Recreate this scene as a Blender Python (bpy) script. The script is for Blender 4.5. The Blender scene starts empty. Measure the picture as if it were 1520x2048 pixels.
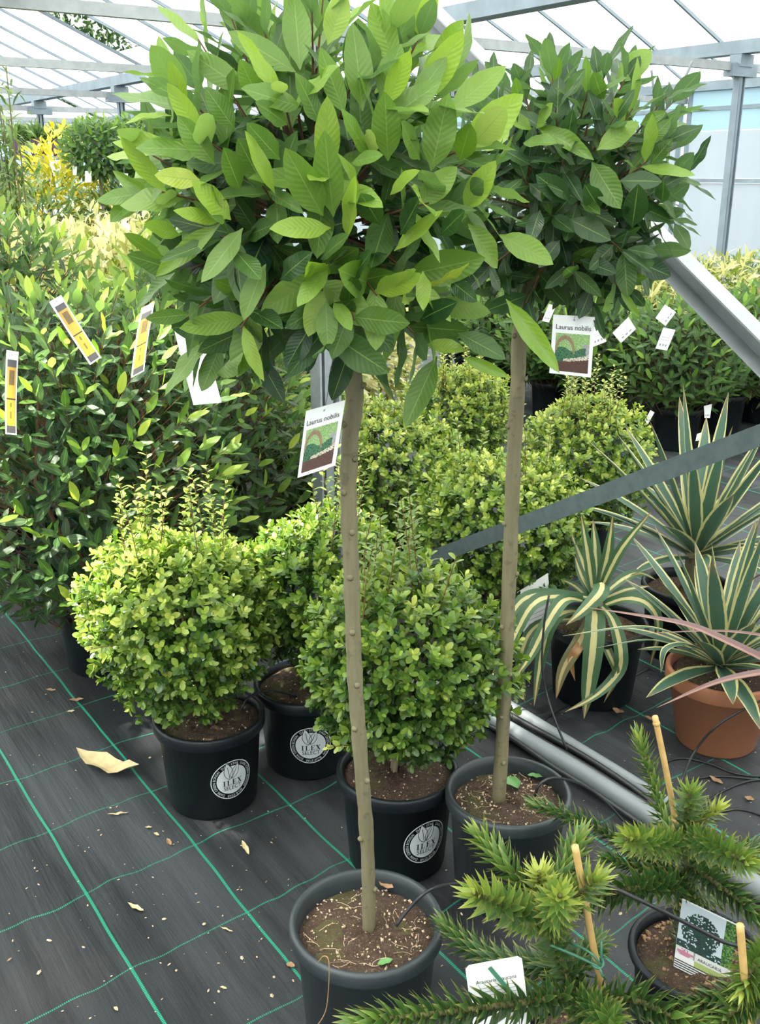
import bpy, math, random
import numpy as np
from mathutils import Matrix, Vector

random.seed(7)
rng = np.random.default_rng(7)
C = bpy.context.scene.collection
SC = bpy.context.scene

# ------------------------------------------------------------------ camera
F_PX, CAM_H = 2000.0, 1.55
TH = math.atan((1024 - 345) / F_PX)
CT, ST = math.cos(TH), math.sin(TH)
cam_d = bpy.data.cameras.new('camera')
cam = bpy.data.objects.new('camera', cam_d)
C.objects.link(cam)
cam.location = (0, 0, CAM_H)
cam.rotation_euler = (math.pi / 2 - TH, 0, 0)
cam_d.sensor_fit = 'HORIZONTAL'
cam_d.sensor_width = 36.0
cam_d.lens = 36.0 * F_PX / 1520.0
cam_d.clip_start = 0.02
cam_d.clip_end = 300
SC.camera = cam

# ------------------------------------------------------------------ sky and sun
world = bpy.data.worlds.new('sky')
SC.world = world
world.use_nodes = True
bg = world.node_tree.nodes['Background']
bg.inputs[0].default_value = (0.93, 0.97, 1.0, 1)
bg.inputs[1].default_value = 1.2
SUN_TO = np.array((-0.50, -0.10, 0.90)); SUN_TO = SUN_TO / np.linalg.norm(SUN_TO)
sun_d = bpy.data.lights.new('sun', 'SUN')
sun_d.energy = 15.0
sun_d.angle = math.radians(2.0)
sun_d.color = (1.0, 0.955, 0.86)
sun = bpy.data.objects.new('sun', sun_d)
C.objects.link(sun)
sun.rotation_euler = Vector(SUN_TO).to_track_quat('Z', 'Y').to_euler()
sun.location = (0, 0, 12)

# ------------------------------------------------------------------ exposure
SC.view_settings.view_transform = 'Standard'
SC.view_settings.look = 'None'
SC.view_settings.gamma = 1.0
SC.view_settings.use_curve_mapping = False
SC.view_settings.exposure = 0.58
SC.cycles.max_bounces = 8
SC.cycles.diffuse_bounces = 4
SC.cycles.glossy_bounces = 2
SC.cycles.transmission_bounces = 4
SC.cycles.transparent_max_bounces = 12
SC.cycles.sample_clamp_indirect = 6.0
SC.cycles.use_denoising = True


# ------------------------------------------------------------------ geometry helpers
def ray(px, py):
    u = (px - 760) / F_PX
    v = (1024 - py) / F_PX
    return np.array((u, CT + v * ST, -ST + v * CT))


def on_ground(px, py, z=0.0):
    a = ray(px, py)
    t = (z - CAM_H) / a[2]
    return np.array((a[0] * t, a[1] * t, z))


def at_y(px, py, Y):
    a = ray(px, py)
    t = Y / a[1]
    p = np.array((a[0] * t, Y, CAM_H + a[2] * t))
    if p[2] < 0.004:
        p = on_ground(px, py, 0.004)
    return p


E1 = np.array((0.822, 0.569, 0.0))     # across the greenhouse spans
E2 = np.array((-0.569, 0.822, 0.0))    # along the gutters


def W(a, b, z):
    return a * E1 + b * E2 + np.array((0, 0, z))


def unit(v):
    v = np.asarray(v, float)
    n = np.linalg.norm(v)
    return v / n if n > 1e-9 else np.array((0, 0, 1.0))


def basis(y, hint):
    y = unit(y)
    x = np.cross(y, hint)
    if np.linalg.norm(x) < 1e-5:
        x = np.cross(y, (1.0, 0.13, 0.2))
    x = unit(x)
    z = np.cross(x, y)
    return np.stack((x, y, z), axis=1)


def quad_mesh(name, verts, quads, mat, uv=None, tint=None, smooth=True, col=None):
    verts = np.asarray(verts, np.float32).reshape(-1, 3)
    quads = np.asarray(quads, np.int32).reshape(-1, 4)
    me = bpy.data.meshes.new(name)
    me.vertices.add(len(verts))
    me.vertices.foreach_set('co', verts.ravel())
    me.loops.add(quads.size)
    me.loops.foreach_set('vertex_index', quads.ravel())
    me.polygons.add(len(quads))
    me.polygons.foreach_set('loop_start', np.arange(0, quads.size, 4, dtype=np.int32))
    me.polygons.foreach_set('use_smooth', np.full(len(quads), smooth))
    me.update(calc_edges=True)
    if uv is not None:
        a = me.attributes.new('leafuv', 'FLOAT2', 'POINT')
        a.data.foreach_set('vector', np.asarray(uv, np.float32).ravel())
    if tint is not None:
        a = me.attributes.new('tint', 'FLOAT', 'POINT')
        a.data.foreach_set('value', np.asarray(tint, np.float32).ravel())
    if col is not None:
        a = me.attributes.new('print', 'FLOAT_COLOR', 'POINT')
        a.data.foreach_set('color', np.asarray(col, np.float32).ravel())
    if mat:
        me.materials.append(mat)
    return me


def poly_mesh(name, verts, faces, mat, smooth=False):
    me = bpy.data.meshes.new(name)
    me.from_pydata([tuple(map(float, v)) for v in verts], [], [tuple(f) for f in faces])
    me.polygons.foreach_set('use_smooth', [smooth] * len(me.polygons))
    me.update()
    if mat:
        me.materials.append(mat)
    return me


def link(name, me, parent=None, loc=None):
    o = bpy.data.objects.new(name, me)
    C.objects.link(o)
    if parent is not None:
        o.parent = parent
    if loc is not None:
        o.location = tuple(map(float, loc))
    return o


def thing(name, label, cat, loc=(0, 0, 0), group=None):
    o = bpy.data.objects.new(name, None)
    o.empty_display_size = 0.05
    C.objects.link(o)
    o.location = tuple(map(float, loc))
    o['label'] = label
    o['category'] = cat
    if group:
        o['group'] = group
    return o


def tag(o, label, cat, group=None):
    o['label'] = label
    o['category'] = cat
    if group:
        o['group'] = group
    return o


def stuff(o):
    o['kind'] = 'stuff'
    return o


def structure(name, parent=None):
    o = bpy.data.objects.new(name, None)
    C.objects.link(o)
    o['kind'] = 'structure'
    return o


class Geo:
    """collects plain polygons of one piece"""
    def __init__(s):
        s.v = []
        s.f = []

    def box(s, c, ex, ey, ez):
        c, ex, ey, ez = (np.asarray(k, float) for k in (c, ex, ey, ez))
        n = len(s.v)
        for i in (-1, 1):
            for j in (-1, 1):
                for k in (-1, 1):
                    s.v.append(c + i * ex + j * ey + k * ez)
        for f in ((0, 1, 3, 2), (4, 6, 7, 5), (0, 4, 5, 1), (2, 3, 7, 6), (0, 2, 6, 4), (1, 5, 7, 3)):
            s.f.append([n + k for k in f])
        return s

    def beam(s, p, q, w, h, up=(0, 0, 1)):
        p, q = np.asarray(p, float), np.asarray(q, float)
        B = basis(q - p, up)
        return s.box((p + q) / 2, B[:, 0] * w / 2, (q - p) / 2, B[:, 2] * h / 2)

    def tube(s, pts, rad, n=8, cap=True):
        pts = [np.asarray(p, float) for p in pts]
        m = len(pts)
        if not hasattr(rad, '__len__'):
            rad = [rad] * m
        base = len(s.v)
        x = None
        for i in range(m):
            d = unit(pts[min(i + 1, m - 1)] - pts[max(i - 1, 0)])
            if x is None:
                x = np.cross(d, (0.31, 0.9, 0.21))
                if np.linalg.norm(x) < 0.1:
                    x = np.cross(d, (1, 0, 0))
            x = unit(x - d * np.dot(x, d))
            y = np.cross(d, x)
            for k in range(n):
                a = 2 * math.pi * k / n
                s.v.append(pts[i] + rad[i] * (math.cos(a) * x + math.sin(a) * y))
        for i in range(m - 1):
            for k in range(n):
                a, b = base + i * n + k, base + i * n + (k + 1) % n
                s.f.append([a, b, b + n, a + n])
        if cap:
            s.f.append([base + k for k in range(n)][::-1])
            s.f.append([base + (m - 1) * n + k for k in range(n)])
        return s

    def lathe(s, prof, n=40, c=(0, 0, 0)):
        base = len(s.v)
        for r, z in prof:
            for k in range(n):
                a = 2 * math.pi * k / n
                s.v.append((c[0] + r * math.cos(a), c[1] + r * math.sin(a), c[2] + z))
        for i in range(len(prof) - 1):
            for k in range(n):
                a, b = base + i * n + k, base + i * n + (k + 1) % n
                s.f.append([a, b, b + n, a + n])
        return s

    def mesh(s, name, mat, smooth=False):
        return poly_mesh(name, s.v, s.f, mat, smooth)

    def obj(s, name, mat, parent=None, smooth=False, loc=None):
        return link(name, s.mesh(name, mat, smooth), parent, loc)


def spline(pts, n=6):
    """Catmull-Rom through the points"""
    P = [np.asarray(p, float) for p in pts]
    P = [2 * P[0] - P[1]] + P + [2 * P[-1] - P[-2]]
    out = []
    for i in range(1, len(P) - 2):
        for k in range(n):
            t = k / n
            a, b, c, d = P[i - 1], P[i], P[i + 1], P[i + 2]
            out.append(0.5 * ((2 * b) + (c - a) * t + (2 * a - 5 * b + 4 * c - d) * t * t + (3 * b - a - 3 * c + d) * t ** 3))
    out.append(P[-2])
    return out


# ------------------------------------------------------------------ materials
class NT:
    def __init__(s, name):
        s.m = bpy.data.materials.new(name)
        s.m.use_nodes = True
        s.t = s.m.node_tree
        s.out = s.t.nodes['Material Output']
        s.p = s.t.nodes['Principled BSDF']

    def n(s, kind, **kw):
        o = s.t.nodes.new(kind)
        for k, v in kw.items():
            setattr(o, k, v)
        return o

    def l(s, a, b):
        s.t.links.new(a, b)

    def math(s, op, a, b=None, clamp=False):
        o = s.n('ShaderNodeMath', operation=op, use_clamp=clamp)
        for i, x in enumerate((a, b)):
            if x is None:
                continue
            if isinstance(x, (int, float)):
                o.inputs[i].default_value = x
            else:
                s.l(x, o.inputs[i])
        return o.outputs[0]

    def mix(s, f, a, b):
        o = s.n('ShaderNodeMix', data_type='RGBA')
        for sock, x in ((o.inputs[0], f), (o.inputs[6], a), (o.inputs[7], b)):
            if isinstance(x, (int, float)):
                sock.default_value = x
            elif isinstance(x, tuple):
                sock.default_value = (*x[:3], 1)
            else:
                s.l(x, sock)
        return o.outputs[2]

    def noise(s, scale, detail=3, vec=None, rough=0.55):
        o = s.n('ShaderNodeTexNoise')
        o.inputs['Scale'].default_value = scale
        o.inputs['Detail'].default_value = detail
        o.inputs['Roughness'].default_value = rough
        if vec is not None:
            s.l(vec, o.inputs['Vector'])
        return o.outputs['Fac']

    def ramp(s, f, stops):
        o = s.n('ShaderNodeValToRGB')
        e = o.color_ramp.elements
        while len(e) < len(stops):
            e.new(0.5)
        for k, (p, c) in enumerate(stops):
            e[k].position = p
            e[k].color = (*c, 1) if isinstance(c, tuple) else (c, c, c, 1)
        s.l(f, o.inputs[0])
        return o.outputs[0]

    def obj(s):
        return s.n('ShaderNodeTexCoord').outputs['Object']

    def mapv(s, vec, scale=(1, 1, 1), rot=(0, 0, 0)):
        o = s.n('ShaderNodeMapping')
        o.inputs['Scale'].default_value = scale
        o.inputs['Rotation'].default_value = rot
        s.l(vec, o.inputs['Vector'])
        return o.outputs[0]

    def bump(s, h, strength=0.3, dist=0.01):
        o = s.n('ShaderNodeBump')
        o.inputs['Strength'].default_value = strength
        o.inputs['Distance'].default_value = dist
        s.l(h, o.inputs['Height'])
        s.l(o.outputs[0], s.p.inputs['Normal'])

    def set(s, col=None, rough=None, metal=None, spec=None):
        for k, x in (('Base Color', col), ('Roughness', rough), ('Metallic', metal), ('Specular IOR Level', spec)):
            if x is None:
                continue
            if isinstance(x, tuple):
                s.p.inputs[k].default_value = (*x, 1)
            elif isinstance(x, (int, float)):
                s.p.inputs[k].default_value = x
            else:
                s.l(x, s.p.inputs[k])
        return s

    def translucent(s, col, amount):
        tr = s.n('ShaderNodeBsdfTranslucent')
        if isinstance(col, tuple):
            tr.inputs[0].default_value = (*col, 1)
        else:
            s.l(col, tr.inputs[0])
        mx = s.n('ShaderNodeMixShader')
        mx.inputs[0].default_value = amount
        s.l(s.p.outputs[0], mx.inputs[1])
        s.l(tr.outputs[0], mx.inputs[2])
        s.l(mx.outputs[0], s.out.inputs[0])


def plain(name, col, rough=0.5, metal=0.0, var=0.12, scale=30, spec=0.5):
    m = NT(name)
    f = m.noise(scale, 4, m.obj())
    c2 = tuple(min(1, c * (1 + var * 2)) for c in col)
    c1 = tuple(c * (1 - var * 2) for c in col)
    m.set(m.mix(f, c1, c2), rough, metal, spec)
    return m.m


def leaf_material(name, stops, rib=None, tipc=None, rough=0.4, trans=0.28, back=None, rib_w=0.04, veins=True, spec=0.5):
    m = NT(name)
    at = m.n('ShaderNodeAttribute', attribute_name='tint')
    col = m.ramp(at.outputs['Fac'], stops)
    mott = m.noise(35, 2, m.obj())
    col = m.mix(m.math('MULTIPLY', mott, 0.35), col, m.mix(0.5, col, (0.0, 0.02, 0.0)))
    uv = m.n('ShaderNodeAttribute', attribute_name='leafuv')
    sep = m.n('ShaderNodeSeparateXYZ')
    m.l(uv.outputs['Vector'], sep.inputs[0])
    au = m.math('ABSOLUTE', sep.outputs[0])
    if rib:
        f = m.math('LESS_THAN', au, rib_w)
        col = m.mix(m.math('MULTIPLY', f, 0.75), col, rib)
    if tipc:
        f = m.math('MULTIPLY', m.math('SUBTRACT', m.math('MAXIMUM', sep.outputs[1], m.math('MULTIPLY', au, 0.85)), 0.62, True), 1.9, True)
        col = m.mix(f, col, tipc)
    if back:
        g = m.n('ShaderNodeNewGeometry')
        col = m.mix(m.math('MULTIPLY', g.outputs['Backfacing'], 0.55), col, back)
    m.set(col, rough, 0.0, spec)
    if veins:
        h = m.math('SINE', m.math('ADD', m.math('MULTIPLY', sep.outputs[1], 75.0), m.math('MULTIPLY', au, -14.0)))
        m.bump(h, 0.12, 0.002)
    bright = m.n('ShaderNodeHueSaturation')
    bright.inputs['Saturation'].default_value = 1.1
    bright.inputs['Value'].default_value = 1.7
    m.l(col, bright.inputs['Color'])
    m.translucent(bright.outputs[0], trans)
    return m.m


M = {}
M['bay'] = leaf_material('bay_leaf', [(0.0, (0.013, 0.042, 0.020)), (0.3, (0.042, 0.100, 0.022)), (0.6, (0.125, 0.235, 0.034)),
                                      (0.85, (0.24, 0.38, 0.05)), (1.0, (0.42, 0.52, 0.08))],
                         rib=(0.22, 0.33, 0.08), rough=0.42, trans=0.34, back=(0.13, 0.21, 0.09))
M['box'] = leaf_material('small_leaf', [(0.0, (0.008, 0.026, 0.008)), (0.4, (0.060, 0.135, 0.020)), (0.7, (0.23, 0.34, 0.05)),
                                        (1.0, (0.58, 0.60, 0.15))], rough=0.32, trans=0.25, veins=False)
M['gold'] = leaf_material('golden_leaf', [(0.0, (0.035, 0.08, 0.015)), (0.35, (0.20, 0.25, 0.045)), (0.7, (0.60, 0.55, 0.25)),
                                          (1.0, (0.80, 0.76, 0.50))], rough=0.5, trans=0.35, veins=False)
M['yellow'] = leaf_material('yellow_leaf', [(0.0, (0.12, 0.17, 0.02)), (0.5, (0.50, 0.44, 0.04)), (1.0, (0.78, 0.70, 0.14))], rough=0.5, trans=0.35, veins=False)
M['far'] = leaf_material('far_leaf', [(0.0, (0.02, 0.055, 0.02)), (0.5, (0.10, 0.19, 0.05)), (1.0, (0.30, 0.38, 0.12))],
                         rough=0.5, trans=0.3, veins=False)
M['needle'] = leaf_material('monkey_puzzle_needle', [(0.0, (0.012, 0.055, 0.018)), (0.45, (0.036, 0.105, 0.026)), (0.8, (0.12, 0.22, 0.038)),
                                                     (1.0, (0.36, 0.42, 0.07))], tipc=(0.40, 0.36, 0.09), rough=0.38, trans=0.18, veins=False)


def strap_material(name, green, cream, centre, edge=0.66):
    m = NT(name)
    uv = m.n('ShaderNodeAttribute', attribute_name='leafuv')
    sep = m.n('ShaderNodeSeparateXYZ')
    m.l(uv.outputs['Vector'], sep.inputs[0])
    au = m.math('ABSOLUTE', m.math('ADD', sep.outputs[0], m.math('MULTIPLY', m.math('SUBTRACT', m.noise(25, 2, m.obj()), 0.5), 0.25)))
    f = m.math('LESS_THAN', au, 0.30) if centre else m.math('GREATER_THAN', au, edge)
    st = m.noise(260, 2, m.mapv(uv.outputs['Vector'], (0.12, 0.004, 1)))
    g2 = m.mix(st, green, tuple(c * 1.9 for c in green))
    col = m.mix(f, g2, cream)
    at = m.n('ShaderNodeAttribute', attribute_name='tint')
    col = m.mix(at.outputs['Fac'], col, (0.30, 0.16, 0.06))
    m.set(col, 0.45)
    m.translucent(col, 0.15)
    return m.m


M['yucca'] = strap_material('yucca_cream_edged', (0.036, 0.080, 0.050), (0.54, 0.50, 0.22), False, 0.74)
M['yucca_mid'] = strap_material('yucca_cream_centred', (0.038, 0.085, 0.036), (0.56, 0.50, 0.22), True)
M['bronze'] = strap_material('bronze_strap', (0.11, 0.060, 0.055), (0.30, 0.16, 0.12), True)

M['pot'] = plain('black_pot_plastic', (0.007, 0.011, 0.014), 0.42, var=0.2, scale=12, spec=0.35)
M['pot_rim'] = plain('grey_black_pot_plastic', (0.028, 0.036, 0.040), 0.45, var=0.25, scale=9)
M['steel'] = plain('galvanised_steel', (0.32, 0.35, 0.37), 0.5, 0.35, var=0.16, scale=24)
M['steel_dark'] = plain('weathered_steel', (0.10, 0.135, 0.14), 0.55, 0.25, var=0.2, scale=40)
M['alu'] = plain('whitened_aluminium', (0.31, 0.335, 0.34), 0.5, 0.2, var=0.15, scale=14)
M['gutter'] = plain('gutter_steel', (0.22, 0.27, 0.31), 0.55, 0.2, var=0.2, scale=5)
M['white_card'] = plain('white_card', (0.86, 0.87, 0.86), 0.4, var=0.02)
M['ink'] = plain('dark_ink', (0.02, 0.02, 0.022), 0.5, var=0.1)
M['grey_ink'] = plain('grey_ink', (0.30, 0.31, 0.32), 0.5, var=0.1)
M['silver'] = plain('silver_sticker', (0.62, 0.66, 0.68), 0.4, var=0.04)
M['hose'] = plain('black_hose', (0.018, 0.020, 0.022), 0.4, var=0.2)
M['pipe'] = plain('grey_plastic_pipe', (0.20, 0.225, 0.235), 0.45, var=0.08, scale=6)
M['cane'] = plain('bamboo_cane', (0.55, 0.36, 0.13), 0.45, var=0.18, scale=45)
M['twig'] = plain('green_brown_twig', (0.13, 0.12, 0.045), 0.6, var=0.25, scale=60)
M['red_twig'] = plain('reddish_twig', (0.16, 0.075, 0.04), 0.6, var=0.25, scale=60)
M['dry'] = plain('dry_leaf', (0.58, 0.45, 0.24), 0.7, var=0.25, scale=40)
M['dry_brown'] = plain('dry_brown_leaf', (0.34, 0.20, 0.10), 0.7, var=0.3, scale=40)
M['perlite'] = plain('pale_grit', (0.55, 0.42, 0.27), 0.8, var=0.3, scale=20)
M['tie'] = plain('green_tie', (0.05, 0.18, 0.11), 0.5)
M['green_leaf_flat'] = plain('fallen_green_leaf', (0.12, 0.28, 0.08), 0.5)
M['cloth'] = plain('purple_plastic', (0.12, 0.06, 0.11), 0.5)

m = NT('terracotta')
m.set(m.mix(m.noise(7, 5, m.obj()), (0.27, 0.105, 0.048), (0.40, 0.165, 0.082)), 0.7)
m.bump(m.noise(120, 3, m.obj()), 0.15, 0.002)
M['terracotta'] = m.m

m = NT('bark')
v = m.obj()
st = m.noise(26, 4, m.mapv(v, (3.5, 3.5, 0.35)))
sp = m.noise(55, 3, v)
c = m.mix(st, (0.10, 0.092, 0.048), (0.235, 0.205, 0.115))
c = m.mix(m.math('MULTIPLY', m.math('GREATER_THAN', sp, 0.63), 0.5), c, (0.10, 0.085, 0.05))
m.set(c, 0.75)
m.bump(m.math('ADD', st, sp), 0.5, 0.004)
M['bark'] = m.m

m = NT('potting_soil')
v = m.obj()
n1, n2, n3 = m.noise(60, 6, v), m.noise(260, 4, v), m.noise(9, 3, v)
c = m.mix(n1, (0.026, 0.015, 0.009), (0.12, 0.072, 0.044))
c = m.mix(m.math('MULTIPLY', m.math('GREATER_THAN', n2, 0.62), 0.6), c, (0.36, 0.24, 0.13))
c = m.mix(m.math('MULTIPLY', m.math('GREATER_THAN', n3, 0.58), 0.35), c, (0.10, 0.115, 0.02))
m.set(c, 0.95)
m.bump(m.math('ADD', n1, n2), 0.9, 0.01)
M['soil'] = m.m

m = NT('ground_cloth')
v = m.obj()


def dot2(vec, d):
    o = m.n('ShaderNodeVectorMath', operation='DOT_PRODUCT')
    m.l(vec, o.inputs[0])
    o.inputs[1].default_value = d
    return o.outputs['Value']


a_, b_ = dot2(v, (0.822, 0.569, 0)), dot2(v, (-0.569, 0.822, 0))
wob = m.math('SUBTRACT', m.noise(2.2, 2, v), 0.5)
wob2 = m.math('SUBTRACT', m.noise(7.5, 1, v), 0.5)
ph = m.math('DIVIDE', m.math('SUBTRACT', m.math('ADD', a_, m.math('MULTIPLY', wob, 0.02)), 0.516), 0.2745)
fa = m.math('ABSOLUTE', m.math('SUBTRACT', m.math('FRACT', m.math('ADD', ph, 0.5)), 0.5))
bb = m.math('ADD', b_, m.math('ADD', m.math('MULTIPLY', wob, 0.05), m.math('MULTIPLY', wob2, 0.035)))
pb = m.math('DIVIDE', m.math('SUBTRACT', m.math('SUBTRACT', bb, m.math('MULTIPLY', a_, 0.06)), 1.885), 0.273)
fb = m.math('ABSOLUTE', m.math('SUBTRACT', m.math('FRACT', m.math('ADD', pb, 0.5)), 0.5))
stitch = m.math('ADD', 0.55, m.math('MULTIPLY', m.math('SINE', m.math('MULTIPLY', b_, 1500.0)), 0.45))
stitch2 = m.math('ADD', 0.45, m.math('MULTIPLY', m.math('SINE', m.math('MULTIPLY', a_, 1500.0)), 0.45))
la = m.math('MULTIPLY', m.math('LESS_THAN', fa, 0.0115), stitch)
lb = m.math('MULTIPLY', m.math('LESS_THAN', fb, 0.0075), m.math('MULTIPLY', stitch2, 0.8))
line = m.math('MAXIMUM', la, lb)
cmb = m.n('ShaderNodeCombineXYZ')
m.l(a_, cmb.inputs[0]); m.l(b_, cmb.inputs[1])
streak = m.noise(1.0, 5, m.mapv(cmb.outputs[0], (13, 0.9, 1)))
dust = m.noise(2.3, 5, v)
fine = m.noise(160, 2, m.mapv(cmb.outputs[0], (1.0, 3.0, 1)))
base = m.mix(fine, (0.006, 0.008, 0.0095), (0.021, 0.024, 0.027))
base = m.mix(m.math('MULTIPLY', m.math('MULTIPLY', m.math('SUBTRACT', streak, 0.42, True), 2.0), 0.30), base, (0.12, 0.13, 0.14))  # grey sheen of the glossy weave, painted into the base colour as streaks
broad = m.noise(1.0, 3, m.mapv(cmb.outputs[0], (3.2, 0.7, 1)))
base = m.mix(m.math('MULTIPLY', m.math('SUBTRACT', broad, 0.46, True), 2.6, True), base, m.mix(fine, (0.045, 0.05, 0.055), (0.12, 0.128, 0.138)))  # broader bands of the same sheen, also put into the colour
base = m.mix(m.math('MULTIPLY', m.math('SUBTRACT', dust, 0.50, True), 0.45), base, (0.13, 0.105, 0.08))
col = m.mix(line, base, (0.012, 0.40, 0.22))
m.set(col, m.math('ADD', 0.42, m.math('MULTIPLY', streak, 0.3)), 0, 0.3)
m.bump(m.math('ADD', m.math('MULTIPLY', streak, 1.0), m.math('MULTIPLY', fine, 0.06)), 0.35, 0.03)
M['floor'] = m.m


def pane_material(name, col, transp, trans_col, rough=0.6):
    m = NT(name)
    n = m.noise(1.6, 5, m.mapv(m.obj(), (2.5, 2.5, 0.35)))
    c = m.mix(n, tuple(k * 0.86 for k in trans_col), trans_col)
    tl = m.n('ShaderNodeBsdfTranslucent')
    m.l(c, tl.inputs[0])
    df = m.n('ShaderNodeBsdfDiffuse')
    df.inputs[0].default_value = (*col, 1)
    tp = m.n('ShaderNodeBsdfTransparent')
    tp.inputs[0].default_value = (*(min(1, k * 1.05) for k in trans_col), 1)
    m1, m2 = m.n('ShaderNodeMixShader'), m.n('ShaderNodeMixShader')
    m1.inputs[0].default_value = 0.22
    m.l(tl.outputs[0], m1.inputs[1]); m.l(df.outputs[0], m1.inputs[2])
    m2.inputs[0].default_value = transp
    m.l(m1.outputs[0], m2.inputs[1]); m.l(tp.outputs[0], m2.inputs[2])
    m.l(m2.outputs[0], m.out.inputs[0])
    return m.m


M['roof_pane'] = pane_material('whitewashed_roof_pane', (0.85, 0.87, 0.88), 0.16, (0.93, 0.96, 0.98))
M['wall_blue'] = pane_material('bluish_wall_pane', (0.55, 0.72, 0.80), 0.3, (0.76, 0.92, 0.97))
M['wall_white'] = pane_material('frosted_wall_pane', (0.72, 0.77, 0.79), 0.10, (0.82, 0.87, 0.90))

m = NT('printed_card')
at = m.n('ShaderNodeAttribute', attribute_name='print')
m.set(at.outputs['Color'], 0.35)
M['print'] = m.m


# ------------------------------------------------------------------ leaves
def leaf_template(ratio=0.36, fold=0.18, curl=-0.12, wave=0.02, rows=8, cols=4, seed=0, tip=1.0, petiole=0.07, twist=0.0, serr=0.0, obt=0.0):
    r = np.random.default_rng(seed)
    ph = r.uniform(0, 6)
    vs, uv = [], []
    for i in range(rows + 1):
        t = i / rows
        if t < petiole:
            w = 0.035
        else:
            k = (t - petiole) / (1 - petiole)
            w = max(0.0, math.sin(math.pi * k ** (0.92 + 0.15 * obt))) ** (0.66 - 0.22 * obt) * (1 - 0.12 * k * tip) + 0.012 * (1 - k)
            if i == rows:
                w = 0.0
            w += serr * (1 if i % 2 else -1) * (0 < i < rows)
        w = max(w, 0.002)
        for j in range(cols + 1):
            u = 2 * j / cols - 1
            x = ratio / 2 * w * u
            z = fold * ratio * w * abs(u) * 0.5 + curl * t * t + wave * math.sin(ph + t * 13 + (1 if u > 0 else 2.2)) * abs(u) * w
            tw = twist * t
            vs.append((x * math.cos(tw) - z * math.sin(tw) * 0.3, t, z + x * math.sin(tw)))
            uv.append((u, t))
    q = []
    for i in range(rows):
        for j in range(cols):
            a = i * (cols + 1) + j
            q.append((a, a + 1, a + cols + 2, a + cols + 1))
    return np.array(vs), np.array(q), np.array(uv)


BAY = [leaf_template(0.34 + 0.05 * random.random(), random.uniform(0.05, 0.45), random.uniform(-0.22, 0.08), random.uniform(0.01, 0.045),
                     11, 4, 100 + k, twist=random.uniform(-0.35, 0.35), serr=0.012) for k in range(7)]
BAYW = [leaf_template(0.43 + 0.07 * random.random(), random.uniform(0.05, 0.4), random.uniform(-0.2, 0.05), random.uniform(0.01, 0.04),
                      11, 4, 200 + k, twist=random.uniform(-0.25, 0.25), serr=0.012) for k in range(6)]
BAYN = [leaf_template(0.20 + 0.06 * random.random(), random.uniform(0.3, 0.7), random.uniform(-0.2, 0.1), 0.03,
                      11, 4, 300 + k, twist=random.uniform(-0.5, 0.5), serr=0.012) for k in range(4)]
BAYS = [leaf_template(0.36 + 0.06 * random.random(), random.uniform(0.1, 0.4), random.uniform(-0.2, 0.05), 0.02,
                      5, 2, 400 + k) for k in range(5)]
def obovate_template(k):
    v, u = [], []
    for t, w in ((0, 0.05), (0.28, 0.21), (0.62, 0.29), (0.88, 0.20), (1.0, 0.06)):
        for j in (-1, 0, 1):
            v.append((w * j, t, (0.05 + 0.03 * k) * abs(j) * w * 3 - 0.10 * t * t))
            u.append((j, t))
    q = []
    for i in range(4):
        for j in range(2):
            a = i * 3 + j
            q.append((a, a + 1, a + 4, a + 3))
    return np.array(v), np.array(q), np.array(u)


SMALL = [obovate_template(k) for k in range(3)]
GOLD = [leaf_template(0.45, 0.3, random.uniform(-0.35, -0.1), 0.05, 4, 2, 600 + k) for k in range(4)]
FINE = [leaf_template(0.22, 0.3, random.uniform(-0.5, -0.1), 0.0, 4, 2, 650 + k) for k in range(3)]


def needle_template(k):
    # rigid triangular scale leaf with broad base
    v, u = [], []
    for i, (t, w) in enumerate(((0, 0.11), (0.28, 0.135), (0.6, 0.075), (1.0, 0.003))):
        for j in (-1, 0, 1):
            v.append((w * j, t, 0.05 * abs(j) * (1 - t) + 0.13 * t * t * k))
            u.append((j, t))
    q = []
    for i in range(3):
        for j in range(2):
            a = i * 3 + j
            q.append((a, a + 1, a + 4, a + 3))
    return np.array(v), np.array(q), np.array(u)


NEEDLE = [needle_template(1.0), needle_template(1.9)]


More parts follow.
